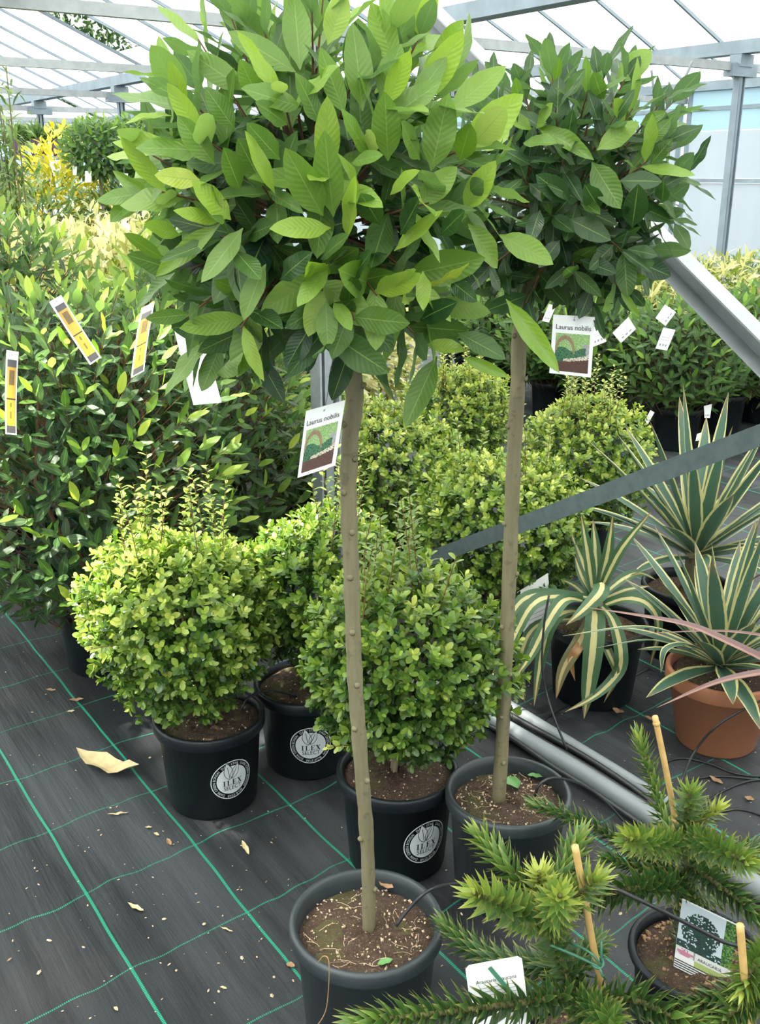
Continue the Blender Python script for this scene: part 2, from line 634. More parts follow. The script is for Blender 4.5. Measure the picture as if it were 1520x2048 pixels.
class Leaves:
    """placed leaves: position, rotation, length, template, tint"""
    def __init__(s, temps):
        s.t = temps
        s.P, s.R, s.L, s.K, s.T = [], [], [], [], []

    def add(s, p, direction, normal, length, tint, k=None):
        s.P.append(np.asarray(p, float))
        s.R.append(basis(direction, normal))
        s.L.append(length)
        s.T.append(float(min(1, max(0, tint))))
        s.K.append(random.randrange(len(s.t)) if k is None else k)

    def mesh(s, name, mat, idx=None, origin=(0, 0, 0)):
        idx = range(len(s.P)) if idx is None else idx
        by = {}
        for i in idx:
            by.setdefault(s.K[i], []).append(i)
        V_, Q_, U_, T_ = [], [], [], []
        n = 0
        for k, ii in by.items():
            tv, tq, tu = s.t[k]
            R = np.array([s.R[i] * s.L[i] for i in ii])
            P = np.array([s.P[i] for i in ii]) - np.asarray(origin)
            v = np.einsum('nij,kj->nki', R, tv) + P[:, None, :]
            V_.append(v.reshape(-1, 3))
            Q_.append((tq[None] + (np.arange(len(ii)) * len(tv))[:, None, None] + n).reshape(-1, 4))
            U_.append(np.tile(tu, (len(ii), 1)))
            T_.append(np.repeat(np.array([s.T[i] for i in ii]), len(tv)))
            n += len(ii) * len(tv)
        return quad_mesh(name, np.concatenate(V_), np.concatenate(Q_), mat, np.concatenate(U_), np.concatenate(T_))

    def build(s, root, mat, n_obj, name='leaf', rest='foliage', first=()):
        """the n_obj leaves that show largest become parts of their own, the rest one part of kind stuff"""
        o = np.array(root.location)
        P = np.array(s.P)
        cen = P.mean(0)
        vw = unit(np.array((0, 0, CAM_H)) - cen)
        front = (P - cen) @ vw + 0.25 * (P - cen)[:, 2]
        rel = P - np.array((0, 0, CAM_H))
        f = rel[:, 1] * CT - rel[:, 2] * ST
        px, py = 760 + F_PX * rel[:, 0] / f, 1024 - F_PX * (rel[:, 1] * ST + rel[:, 2] * CT) / f
        out = (px < 4) | (px > 1516) | (py < 2) | (py > 2046)
        front = np.where(out, -9, front)
        for i in first:
            front[i] = 9
        order = np.argsort(-front)
        sel = [int(i) for i in order[:n_obj] if front[i] > -8]
        cache = {}
        for i in sel:
            key = (s.K[i], round(s.T[i] * 8))
            me = cache.get(key)
            if me is None:
                tv, tq, tu = s.t[s.K[i]]
                me = quad_mesh(name, tv, tq, mat, tu, np.full(len(tv), key[1] / 8))
                cache[key] = me
            ob = bpy.data.objects.new(name, me)
            C.objects.link(ob)
            ob.parent = root
            mt = np.eye(4)
            mt[:3, :3] = s.R[i] * s.L[i]
            mt[:3, 3] = s.P[i] - o
            ob.matrix_basis = Matrix(mt.tolist())
        left = [int(i) for i in range(len(s.P)) if i not in set(sel)]
        if left:
            stuff(link(rest, s.mesh(rest, mat, left, o), root))


def fib(n, seed=0.0):
    i = np.arange(n) + 0.5
    ph = np.arccos(1 - 2 * i / n)
    th = math.pi * (1 + 5 ** 0.5) * i + seed
    return np.stack((np.cos(th) * np.sin(ph), np.sin(th) * np.sin(ph), np.cos(ph)), 1)


def shoot(lv, g, a, b, n, lmin, lmax, tint0, tint1, rad, open0=1.25, open1=0.5, kset=None, start=0.3, pw=1.0):
    """a leafy shoot from a to b: leaves set spirally, opening wide low down and upright at the tip"""
    a, b = np.asarray(a, float), np.asarray(b, float)
    d = unit(b - a)
    x = unit(np.cross(d, (0.3, 0.5, 0.81)))
    y = np.cross(d, x)
    az = random.uniform(0, 6.28)
    if g is not None:
        g.tube([a, (a + b) / 2 + rng.normal(0, 0.004, 3), b], [rad, rad * 0.75, rad * 0.4], 5, False)
    for k in range(n):
        t = start + (1 - start) * (k + 0.5) / n
        az += 2.4
        o = open0 + (open1 - open0) * (k / max(1, n - 1)) + random.uniform(-0.15, 0.15)
        pr = math.cos(az) * x + math.sin(az) * y
        dr = d * math.cos(o) + pr * math.sin(o)
        dr = dr + np.array((0, 0, -0.12 if o > 0.9 else 0.05))
        nm = d * math.sin(o) - pr * math.cos(o)
        nm = nm + np.array((0, 0, 0.5))
        lv.add(a + (b - a) * t, dr, nm, random.uniform(lmin, lmax) * (0.75 + 0.25 * math.sin(math.pi * (k + 1) / (n + 1))),
               tint0 + (tint1 - tint0) * (k / max(1, n - 1)) ** pw + random.uniform(-0.08, 0.08),
               None if kset is None else random.choice(kset))


# ------------------------------------------------------------------ pots
def make_pot(parent, r_top, r_bot, h, mat, lip=0.012, lip_h=0.03, soil_drop=0.03, soil=True, ribs=False, n=48):
    g = Geo()
    prof = [(0.0, 0.004), (r_bot * 0.96, 0.0), (r_bot, 0.006)]
    rm = r_bot + (r_top - lip - r_bot) * 0.93
    if ribs:
        prof += [(r_bot + (rm - r_bot) * 0.55, (h - lip_h) * 0.55), (r_bot + (rm - r_bot) * 0.56 + 0.002, (h - lip_h) * 0.56)]
    prof += [(rm, h - lip_h - 0.004), (r_top - 0.002, h - lip_h), (r_top, h - lip_h + 0.004), (r_top, h - 0.006),
             (r_top - 0.003, h - 0.001), (r_top - 0.008, h), (r_top - 0.013, h - 0.003), (r_top - 0.016, h - 0.02),
             (r_top - lip - 0.012, h - 0.09)]
    g.lathe(prof, n)
    o = g.obj('pot', mat, parent, True)
    if soil:
        rs = r_top - 0.0165
        zs = h - soil_drop
        vs, qs = [], []
        nr, na = 10, 40
        for i in range(nr + 1):
            for k in range(na):
                rr = rs * i / nr
                a = 2 * math.pi * k / na
                vs.append((rr * math.cos(a), rr * math.sin(a), zs + (random.uniform(-0.004, 0.005) if i < nr else -0.004) + 0.008 * (1 - (i / nr) ** 2)))
        for i in range(nr):
            for k in range(na):
                a, b = i * na + k, i * na + (k + 1) % na
                qs.append((a, b, b + na, a + na))
        so = link('soil', quad_mesh('soil', vs, qs, M['soil']), parent)
        return o, so, zs
    return o, None, h


def grit(parent, r, z, n, mat=None, smin=0.0012, smax=0.0042, name='grit', flat=0.6):
    vs, fs = [], []
    for _ in range(n):
        a, rr = random.uniform(0, 6.283), r * math.sqrt(random.random())
        c = np.array((rr * math.cos(a), rr * math.sin(a), z + 0.007 * (1 - (rr / max(r, 1e-6)) ** 2) + 0.002))
        s = random.uniform(smin, smax)
        B = np.linalg.qr(rng.normal(size=(3, 3)))[0] * s
        b = len(vs)
        for d in ((1, 0, 0), (-1, 0, 0), (0, 0.8, 0), (0, -0.8, 0), (0, 0, flat), (0, 0, -flat)):
            vs.append(c + B @ np.array(d))
        for f in ((0, 2, 4), (2, 1, 4), (1, 3, 4), (3, 0, 4), (2, 0, 5), (1, 2, 5), (3, 1, 5), (0, 3, 5)):
            fs.append([b + k for k in f])
    return stuff(link(name, poly_mesh(name, vs, fs, mat or M['perlite']), parent))


def roots(parent, r, z, n):
    g = Geo()
    for _ in range(n):
        a, rr = random.uniform(0, 6.283), r * math.sqrt(random.random()) * 0.9
        p = np.array((rr * math.cos(a), rr * math.sin(a), z + 0.008))
        d = random.uniform(0, 6.283)
        pts = [p]
        for k in range(4):
            d += random.uniform(-0.7, 0.7)
            q = pts[-1] + 0.009 * np.array((math.cos(d), math.sin(d), random.uniform(-0.15, 0.15)))
            if math.hypot(q[0], q[1]) > r * 0.98:
                break
            pts.append(q)
        if len(pts) > 2:
            g.tube(pts, 0.00045, 3, False)
    return stuff(g.obj('dry_roots', M['perlite'], parent))


# ------------------------------------------------------------------ lettering
_txt = {}


def text_polys(s, size=1.0):
    """the letters as flat polygons (x to the right, y up, about size high)"""
    if s not in _txt:
        cu = bpy.data.curves.new('lettering', 'FONT')
        cu.body = s
        cu.resolution_u = 3
        ob = bpy.data.objects.new('lettering', cu)
        C.objects.link(ob)
        dg = bpy.context.evaluated_depsgraph_get()
        me = bpy.data.meshes.new_from_object(ob.evaluated_get(dg))
        v = np.array([tuple(p.co) for p in me.vertices]) if len(me.vertices) else np.zeros((0, 3))
        f = [list(p.vertices) for p in me.polygons]
        bpy.data.objects.remove(ob)
        bpy.data.curves.remove(cu)
        bpy.data.meshes.remove(me)
        _txt[s] = (v[:, :2], f)
    v, f = _txt[s]
    return v * size, f


class Patch:
    """a card in space given by its four corners; (u, v) from bottom left"""
    def __init__(s, TL, TR, BR, BL, bend=0.0):
        s.c = [np.asarray(k, float) for k in (TL, TR, BR, BL)]
        s.n = unit(np.cross(s.c[1] - s.c[3], s.c[0] - s.c[2]))
        if np.dot(s.n, np.array((0, 0, CAM_H)) - s.c[0]) < 0:
            s.n = -s.n
        s.w = np.linalg.norm(s.c[1] - s.c[0])
        s.h = np.linalg.norm(s.c[0] - s.c[3])
        s.bend = bend

    def __call__(s, u, v, off=0.0):
        TL, TR, BR, BL = s.c
        p = BL * (1 - u) * (1 - v) + BR * u * (1 - v) + TL * (1 - u) * v + TR * u * v
        return p + s.n * (off + s.bend * 4 * v * (1 - v))


def card_sheet(name, P, mat, parent, o, nu=4, nv=8, th=0.0008, round_c=0.0):
    vs, qs = [], []
    for side in (0, 1):
        for i in range(nv + 1):
            for j in range(nu + 1):
                u, v = j / nu, i / nv
                if round_c:
                    du = max(0, round_c - min(v, 1 - v) * P.h) if min(v, 1 - v) * P.h < round_c else 0
                    ins = (round_c - math.sqrt(max(0, round_c ** 2 - du ** 2))) / P.w
                    u = ins + u * (1 - 2 * ins)
                vs.append(P(u, v, -th * side) - o)
    m_ = (nu + 1) * (nv + 1)
    for i in range(nv):
        for j in range(nu):
            a = i * (nu + 1) + j
            qs.append((a, a + 1, a + nu + 2, a + nu + 1))
            qs.append((m_ + a, m_ + a + nu + 1, m_ + a + nu + 2, m_ + a + 1))
    for i in range(nv):
        for j in (0, nu):
            a, b = i * (nu + 1) + j, (i + 1) * (nu + 1) + j
            qs.append((a, b, m_ + b, m_ + a))
    for j in range(nu):
        for i in (0, nv):
            a = i * (nu + 1) + j
            qs.append((a, a + 1, m_ + a + 1, m_ + a))
    return link(name, quad_mesh(name, vs, qs, mat, smooth=False), parent)


def card_print(name, P, u0, v0, u1, v1, nx, ny, fn, parent, o, off=0.0005):
    """flat colour print, cell by cell"""
    vs, qs, cs = [], [], []
    for i in range(ny):
        for j in range(nx):
            c = fn((j + 0.5) / nx, (i + 0.5) / ny)
            b = len(vs)
            for du, dv in ((0, 0), (1, 0), (1, 1), (0, 1)):
                vs.append(P(u0 + (u1 - u0) * (j + du) / nx, v0 + (v1 - v0) * (i + dv) / ny, off) - o)
                cs.append((*c, 1))
            qs.append((b, b + 1, b + 2, b + 3))
    return link(name, quad_mesh(name, vs, qs, M['print'], smooth=False, col=cs), parent)


def card_text(name, P, s, u0, v0, width, mat, parent, o, off=0.001, height=None):
    v, f = text_polys(s)
    wx = v[:, 0].max() - v[:, 0].min()
    k = width / wx
    kv = k * P.w / P.h if height is None else height / (v[:, 1].max() - v[:, 1].min())
    pts = [P(u0 + (x - v[:, 0].min()) * k, v0 + y * kv, off) - o for x, y in v]
    return link(name, poly_mesh(name, pts, f, mat), parent)


def card_rects(name, P, rects, mat, parent, o, off=0.0007):
    vs, fs = [], []
    for u0, v0, u1, v1 in rects:
        b = len(vs)
        vs += [P(u0, v0, off) - o, P(u1, v0, off) - o, P(u1, v1, off) - o, P(u0, v1, off) - o]
        fs.append([b, b + 1, b + 2, b + 3])
    return link(name, poly_mesh(name, vs, fs, mat), parent)


# ================================================================== SETTING
fl = []
nx, ny = 90, 90
xs = np.linspace(-30, 30, nx + 1)
ys = np.linspace(-10, 50, ny + 1)
vs = [(x, y, 0.0) for y in ys for x in xs]
qs = [(i * (nx + 1) + j, i * (nx + 1) + j + 1, (i + 1) * (nx + 1) + j + 1, (i + 1) * (nx + 1) + j) for i in range(ny) for j in range(nx)]
o = link('floor', quad_mesh('floor', vs, qs, M['floor']))
o['kind'] = 'structure'

GUT_Z, RIDGE_Z = 2.6, 3.3
A_G = [-4.65, -1.47, 1.78, 4.84, 8.1, 11.3]          # gutter rows
B_P = [-3.4, -0.2, 2.9, 6.1, 9.3, 12.5, 15.7, 18.9, 22.0]   # post stations
B0, B1 = -3.4, 22.0
ceil = structure('ceiling')
PW = 0.747
NB = int(round((B1 - B0) / PW))
PW = (B1 - B0) / NB
ang = math.atan2(RIDGE_Z - GUT_Z, 1.59)
# one pane mesh per slope side, shared by every pane
OPEN = set()
pane_me = {}
for side in (0, 1):
    for half in (0, 1):
        g = Geo()
        s = 1 if side == 0 else -1
        t0, t1 = (0.0, 0.5) if half == 0 else (0.5, 1.0)
        p0 = np.array((s * 1.59 * t0, 0, (RIDGE_Z - GUT_Z) * t0))
        p1 = np.array((s * 1.59 * t1, 0, (RIDGE_Z - GUT_Z) * t1))
        c = (p0 + p1) / 2
        cw = c[0] * E1 + np.array((0, 0, c[2]))
        ex = (p1 - p0) / 2
        exw = ex[0] * E1 + np.array((0, 0, ex[2]))
        nz = unit(np.cross(E2, exw))
        g.box(cw, exw * 0.995, E2 * PW / 2 * 0.97, nz * 0.002)
        pane_me[side, half] = g.mesh('roof_pane', M['roof_pane'])


def open_pane(x, y, tol=0.0):
    return False


def sun_hole(p):
    """which pane the sunbeam that ends in p comes through"""
    for it in range(60):
        k = (2.6 + 0.7 * it / 60 - p[2]) / SUN_TO[2]
        q = np.asarray(p) + SUN_TO * k
        a, b = float(q @ E1), float(q @ E2)
        for si in range(5):
            if A_G[si] <= a < A_G[si + 1]:
                mid = (A_G[si] + A_G[si + 1]) / 2
                t = (a - A_G[si]) / (mid - A_G[si]) if a < mid else (A_G[si + 1] - a) / (A_G[si + 1] - mid)
                if abs(GUT_Z + 0.7 * t - q[2]) < 0.02:
                    return si, 0 if a < mid else 1, 0 if t < 0.5 else 1, int((b - B0) / PW)
    return None


for p in ((-0.52, 2.36, 0.62), (-0.62, 2.98, 1.0)):
    k = sun_hole(p)
    if k:
        OPEN.add(k)
# a vent standing open further back, through which a tree outside shows
def pane_at_pixel(px, py):
    d = ray(px, py)
    for t in np.linspace(3, 30, 6000):
        q = np.array((0, 0, CAM_H)) + d * t
        if q[2] < GUT_Z:
            continue
        a, b = float(q @ E1), float(q @ E2)
        for si in range(5):
            if A_G[si] <= a < A_G[si + 1]:
                mid = (A_G[si] + A_G[si + 1]) / 2
                tt = (a - A_G[si]) / (mid - A_G[si]) if a < mid else (A_G[si + 1] - a) / (A_G[si + 1] - mid)
                if q[2] >= GUT_Z + 0.7 * tt:
                    return si, 0 if a < mid else 1, 0 if tt < 0.5 else 1, int((b - B0) / PW)
    return None


vent = None
for px, py in ((150, 32), (185, 45), (215, 62)):
    vent = pane_at_pixel(px, py)
    if vent:
        OPEN.add(vent)
for si in range(5):
    for side in (0, 1):
        for half in (0, 1):
            for bi in range(NB):
                if (si, side, half, bi) in OPEN:
                    continue
                a0 = A_G[si] if side == 0 else A_G[si + 1]
                link('roof_pane', pane_me[side, half], ceil, W(a0, B0 + (bi + 0.5) * PW, GUT_Z + 0.05))
bar_me = {}
for side in (0, 1):
    g = Geo()
    s = 1 if side == 0 else -1
    g.beam((0, 0, 0), s * 1.59 * E1 + np.array((0, 0, RIDGE_Z - GUT_Z)), 0.022, 0.03)
    bar_me[side] = g.mesh('glazing_bar', M['gutter'])
for si in range(5):
    for side in (0, 1):
        for bi in range(NB + 1):
            a0 = A_G[si] if side == 0 else A_G[si + 1]
            link('glazing_bar', bar_me[side], ceil, W(a0, B0 + bi * PW, GUT_Z + 0.035))
for si in range(5):
    mid = (A_G[si] + A_G[si + 1]) / 2
    Geo().beam(W(mid, B0, RIDGE_Z + 0.03), W(mid, B1, RIDGE_Z + 0.03), 0.05, 0.05).obj('ridge_bar', M['gutter'], ceil)
for a in A_G:
    g = Geo()
    for da, dz, w, h in ((0, 0, 0.13, 0.012), (-0.065, 0.05, 0.012, 0.11), (0.065, 0.05, 0.012, 0.11)):
        g.beam(W(a + da, B0, GUT_Z - 0.06 + dz), W(a + da, B1, GUT_Z - 0.06 + dz), w, h)
    g.obj('gutter', M['gutter'], ceil)
for b in B_P[2:]:
    Geo().beam(W(A_G[0], b, 2.43), W(A_G[-1], b, 2.43), 0.05, 0.07).obj('tie_bar', M['alu'], ceil)

# side wall on the right
wall = structure('wall_right')
AW = 11.32
for k in range(len(B_P) - 1):
    b0, b1 = B_P[k], B_P[k + 1]
    for z0, z1, mt, nm in ((0.02, 1.42, 'wall_white', 'frosted_pane'), (1.48, 2.05, 'wall_white', 'frosted_pane'),
                           (2.06, 2.30, 'wall_blue', 'blue_pane'), (2.34, 2.56, 'wall_blue', 'blue_pane')):
        Geo().box(W(AW, (b0 + b1) / 2, (z0 + z1) / 2), E1 * 0.003, E2 * ((b1 - b0) / 2 - 0.03), (0, 0, (z1 - z0) / 2)).obj(nm, M[mt], wall)
for z in (1.45, 2.32):
    Geo().beam(W(AW - 0.02, B0, z), W(AW - 0.02, B1, z), 0.05, 0.05).obj('rail', M['gutter'], wall)
for b in B_P:
    for d in (-0.06, 0.08):
        Geo().beam(W(AW - 0.01, b + d, 0), W(AW - 0.01, b + d, 2.56), 0.05, 0.05, (1, 0, 0)).obj('wall_post', M['gutter'], wall)
# end wall at the back
endw = structure('wall_back')
bw = B1 + 0.05
for k in range(len(A_G) - 1):
    for half in (0, 1):
        a0 = A_G[k] + half * 1.59
        for z0, z1, mt, nm in ((0.02, 1.15, 'wall_white', 'frosted_pane'), (1.2, 2.5, 'wall_blue', 'blue_pane')):
            Geo().box(W(a0 + 0.795, bw, (z0 + z1) / 2), E1 * 0.77, E2 * 0.003, (0, 0, (z1 - z0) / 2)).obj(nm, M[mt], endw)
        Geo().beam(W(a0, bw, 0), W(a0, bw, 2.6), 0.06, 0.06, (1, 0, 0)).obj('wall_post', M['gutter'], endw)
for k in range(len(A_G) - 1):
    g = Geo()
    mid = (A_G[k] + A_G[k + 1]) / 2
    g.v = [W(A_G[k], bw, 2.58), W(A_G[k + 1], bw, 2.58), W(mid, bw, RIDGE_Z), W(A_G[k], bw + 0.006, 2.58), W(A_G[k + 1], bw + 0.006, 2.58), W(mid, bw + 0.006, RIDGE_Z)]
    g.f = [[0, 1, 2], [5, 4, 3], [0, 3, 4, 1], [1, 4, 5, 2], [2, 5, 3, 0]]
    g.obj('gable_pane', M['wall_white'], endw)
for z in (1.17, 2.54):
    Geo().beam(W(A_G[0], bw, z), W(A_G[-1], bw, z), 0.05, 0.06).obj('rail', M['gutter'], endw)

# steel posts
post_names = {(1.78, 2.9): 'grey galvanised steel post right behind the front bay tree',
              (4.84, 6.1): 'steel post whose head shows between the two bay crowns',
              (8.1, 6.1): 'tall pale steel post in front of the right wall',
              (4.84, 12.5): 'steel post rising behind the distant clipped bay trees',
              (4.84, 15.7): 'steel post behind the wispy bamboo at the left edge',
              (8.1, 18.9): 'thin far post between the distant bays and the nearest crown',
              (8.1, 21.9): 'thin far post above the bench of purple pots'}
for (a, b), lab in post_names.items():
    if True:
        q = W(a, b, 0)
        t = thing('steel_post', lab, 'post', q, 'greenhouse posts')
        g = Geo()
        w = 0.075
        mt = 'steel' if (a, b) == (1.78, 2.9) else 'gutter'
        # open channel section: web and two flanges
        g.box(q * 0 + E2 * 0.03 + np.array((0, 0, 1.27)), E1 * w / 2, E2 * 0.004, (0, 0, 1.27))
        g.box(E1 * (w / 2) + np.array((0, 0, 1.27)), E1 * 0.004, E2 * 0.032, (0, 0, 1.27))
        g.box(E1 * (-w / 2) + np.array((0, 0, 1.27)), E1 * 0.004, E2 * 0.032, (0, 0, 1.27))
        g.box(np.array((0, 0, 1.27)), E1 * 0.016, E2 * 0.022, (0, 0, 1.27))
        g.obj('post_shaft', M[mt], t)
        Geo().box((0, 0, 0.006), E1 * 0.08, E2 * 0.07, (0, 0, 0.006)).obj('foot_plate', M['gutter'], t)
        g = Geo()
        g.box((0, 0, 2.40), E1 * 0.17, E2 * 0.05, (0, 0, 0.05))
        g.box((0, 0, 2.48), E1 * 0.09, E2 * 0.06, (0, 0, 0.05))
        g.obj('head_bracket', M['gutter'], t)

pts = [at_y(x, y, 8.9) for x, y in ((1303, 140), (1308, 180), (1318, 200), (1332, 204), (1350, 190), (1370, 155), (1385, 122))]
tag(Geo().tube(spline(pts, 5), 0.011, 8).obj('hanging_tube', M['pipe'], None, True), 'grey tube hanging in a loop below the tie bar, upper right', 'tube')
pts = [at_y(x, y, 8.3) for x, y in ((1198, 104), (1186, 140), (1172, 168))]
tag(Geo().tube(pts, 0.010, 8).obj('hanging_tube', M['pipe'], None, True), 'short straight grey tube hanging from the tie bar above the second bay crown', 'tube')

# the two braces that run along the near post row
pA, pB = at_y(800, 1140, 3.02), at_y(1520, 872, 1.99)
d = unit(pB - pA)
g = Geo()
sd = unit(np.cross(d, E1))
q0, q1 = pA - d * 0.42, pB + d * 0.9
g.box((q0 + q1) / 2, d * np.linalg.norm(q1 - q0) / 2, sd * 0.0205, E1 * 0.003)
g.box((q0 + q1) / 2 + sd * 0.0205 + E1 * 0.012, d * np.linalg.norm(q1 - q0) / 2, sd * 0.003, E1 * 0.013)
tag(g.obj('steel_brace', M['steel_dark']), 'dark grey flat steel brace rising to the right across the yuccas', 'brace')
pA, pB = at_y(827, 0, 2.98), at_y(1520, 700, 2.01)
d = unit(pB - pA)
sd = unit(np.cross(d, E1))
q0, q1 = pA - d * 0.55, pB + d * 0.9
L2 = np.linalg.norm(q1 - q0) / 2
g = Geo()
c = (q0 + q1) / 2
g.box(c + E1 * 0.025, d * L2, sd * 0.026, E1 * 0.002)
g.box(c + sd * 0.026, d * L2, sd * 0.002, E1 * 0.026)
g.box(c - sd * 0.026, d * L2, sd * 0.002, E1 * 0.026)
br = g.obj('channel_brace', M['alu'])
tag(br, 'pale galvanised channel brace slanting down to the right edge', 'brace')

# ================================================================== BAY TREES
CAM = np.array((0, 0, CAM_H))


def on_crown(px, py, c, R):
    d = unit(ray(px, py))
    oc = CAM - c
    b = d @ oc
    disc = b * b - (oc @ oc - R * R)
    t = -b - math.sqrt(disc) if disc > 0 else -b
    return CAM + d * t


def place_hand(lv, rows, c, R, groups):
    """single leaves that stand out in the crown: base, tip, width, tint"""
    ids = []
    for bx, by, tx, ty, w, tint in rows:
        b = on_crown(bx, by, c, R * 0.90)
        t = on_crown(tx, ty, c, R * 1.08)
        L = np.linalg.norm(t - b)
        wid = w * np.linalg.norm(b - CAM) / F_PX
        ratio = wid / L
        k = min(range(len(lv.t)), key=lambda i: abs((lv.t[i][0][:, 0].max() - lv.t[i][0][:, 0].min()) - ratio) + random.uniform(0, 0.04))
        nm = unit(CAM - b) + 0.45 * np.array((0, 0, 1)) + rng.normal(0, 0.22, 3)
        lv.add(b, t - b, nm, L * 1.05, tint, k)
        ids.append(len(lv.P) - 1)
    return ids


def bay_tree(name, label, potpos, r_top, pot_h, trunk_px, trunk_r, c, R, hand, n_shoot, lens, tints, seed, squash=0.95, leaf_n=8):
    root = thing(name, label, 'potted tree', (potpos[0], potpos[1], 0), 'standard bay trees')
    o = np.array(root.location)
    pot, soil, zs = make_pot(root, r_top, r_top * 0.80, pot_h, M['pot_rim'], soil_drop=0.035)
    grit(soil, r_top * 0.85, zs, 260)
    roots(soil, r_top * 0.85, zs, 34)
    pts = [np.array((*at_y(x, y, yy)[:2], at_y(x, y, yy)[2])) - o for x, y, yy in trunk_px]
    pts[0][2] = zs - 0.01
    pts.append(c - o + np.array((0, 0, 0.0)))
    sp = spline(pts, 7)
    m_ = len(sp)
    g = Geo()
    rad = [trunk_r[0] + (trunk_r[1] - trunk_r[0]) * i / (m_ - 1) for i in range(m_)]
    rad = [r * (1 + 0.05 * math.sin(i * 2.1 + seed) + (0.10 if i % 6 == 3 else 0)) for i, r in enumerate(rad)]
    rad[0] *= 1.2
    g.tube(sp, rad, 12)
    tr = g.obj('trunk', M['bark'], root, True)
    for i in range(4, m_ - 8, 4):
        a = i * 2.3 + seed
        p = sp[i] + rad[i] * 0.92 * np.array((math.cos(a), -abs(math.sin(a)), 0))
        q = p + 0.006 * np.array((math.cos(a), -abs(math.sin(a)), 0.4))
        Geo().tube([p, (p + q) / 2, q], [0.006, 0.005, 0.0025], 7).obj('knot', M['bark'], tr, True)
    lv = Leaves(BAY + BAYW + BAYN)
    ids = place_hand(lv, hand, c, R, None)
    tw = Geo()
    rs = random.Random(seed)
    for k, d in enumerate(fib(n_shoot, seed)):
        d = unit(d + rng.normal(0, 0.08, 3))
        if d[2] < -0.80:
            continue
        sc = np.array((1, 1, squash))
        b = c + d * R * sc * rs.uniform(0.84, 1.0)
        a = c + d * R * 0.28 * sc + np.array((0, 0, -0.02))
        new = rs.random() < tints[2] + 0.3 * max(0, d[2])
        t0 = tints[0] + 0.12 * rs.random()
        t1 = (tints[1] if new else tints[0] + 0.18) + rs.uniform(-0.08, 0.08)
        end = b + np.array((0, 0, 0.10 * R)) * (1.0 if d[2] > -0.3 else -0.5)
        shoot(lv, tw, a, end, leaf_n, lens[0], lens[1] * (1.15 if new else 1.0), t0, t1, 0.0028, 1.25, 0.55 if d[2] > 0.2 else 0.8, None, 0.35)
    # inner, older leaves
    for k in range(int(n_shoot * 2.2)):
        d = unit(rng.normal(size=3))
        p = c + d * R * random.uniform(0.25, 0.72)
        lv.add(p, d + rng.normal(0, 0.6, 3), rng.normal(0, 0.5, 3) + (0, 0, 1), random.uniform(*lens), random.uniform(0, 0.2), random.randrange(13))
    stuff(link('twigs', tw.mesh('twigs', M['red_twig'], True), root)).data.transform(Matrix.Translation(tuple(-o)))
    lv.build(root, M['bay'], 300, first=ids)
    return root


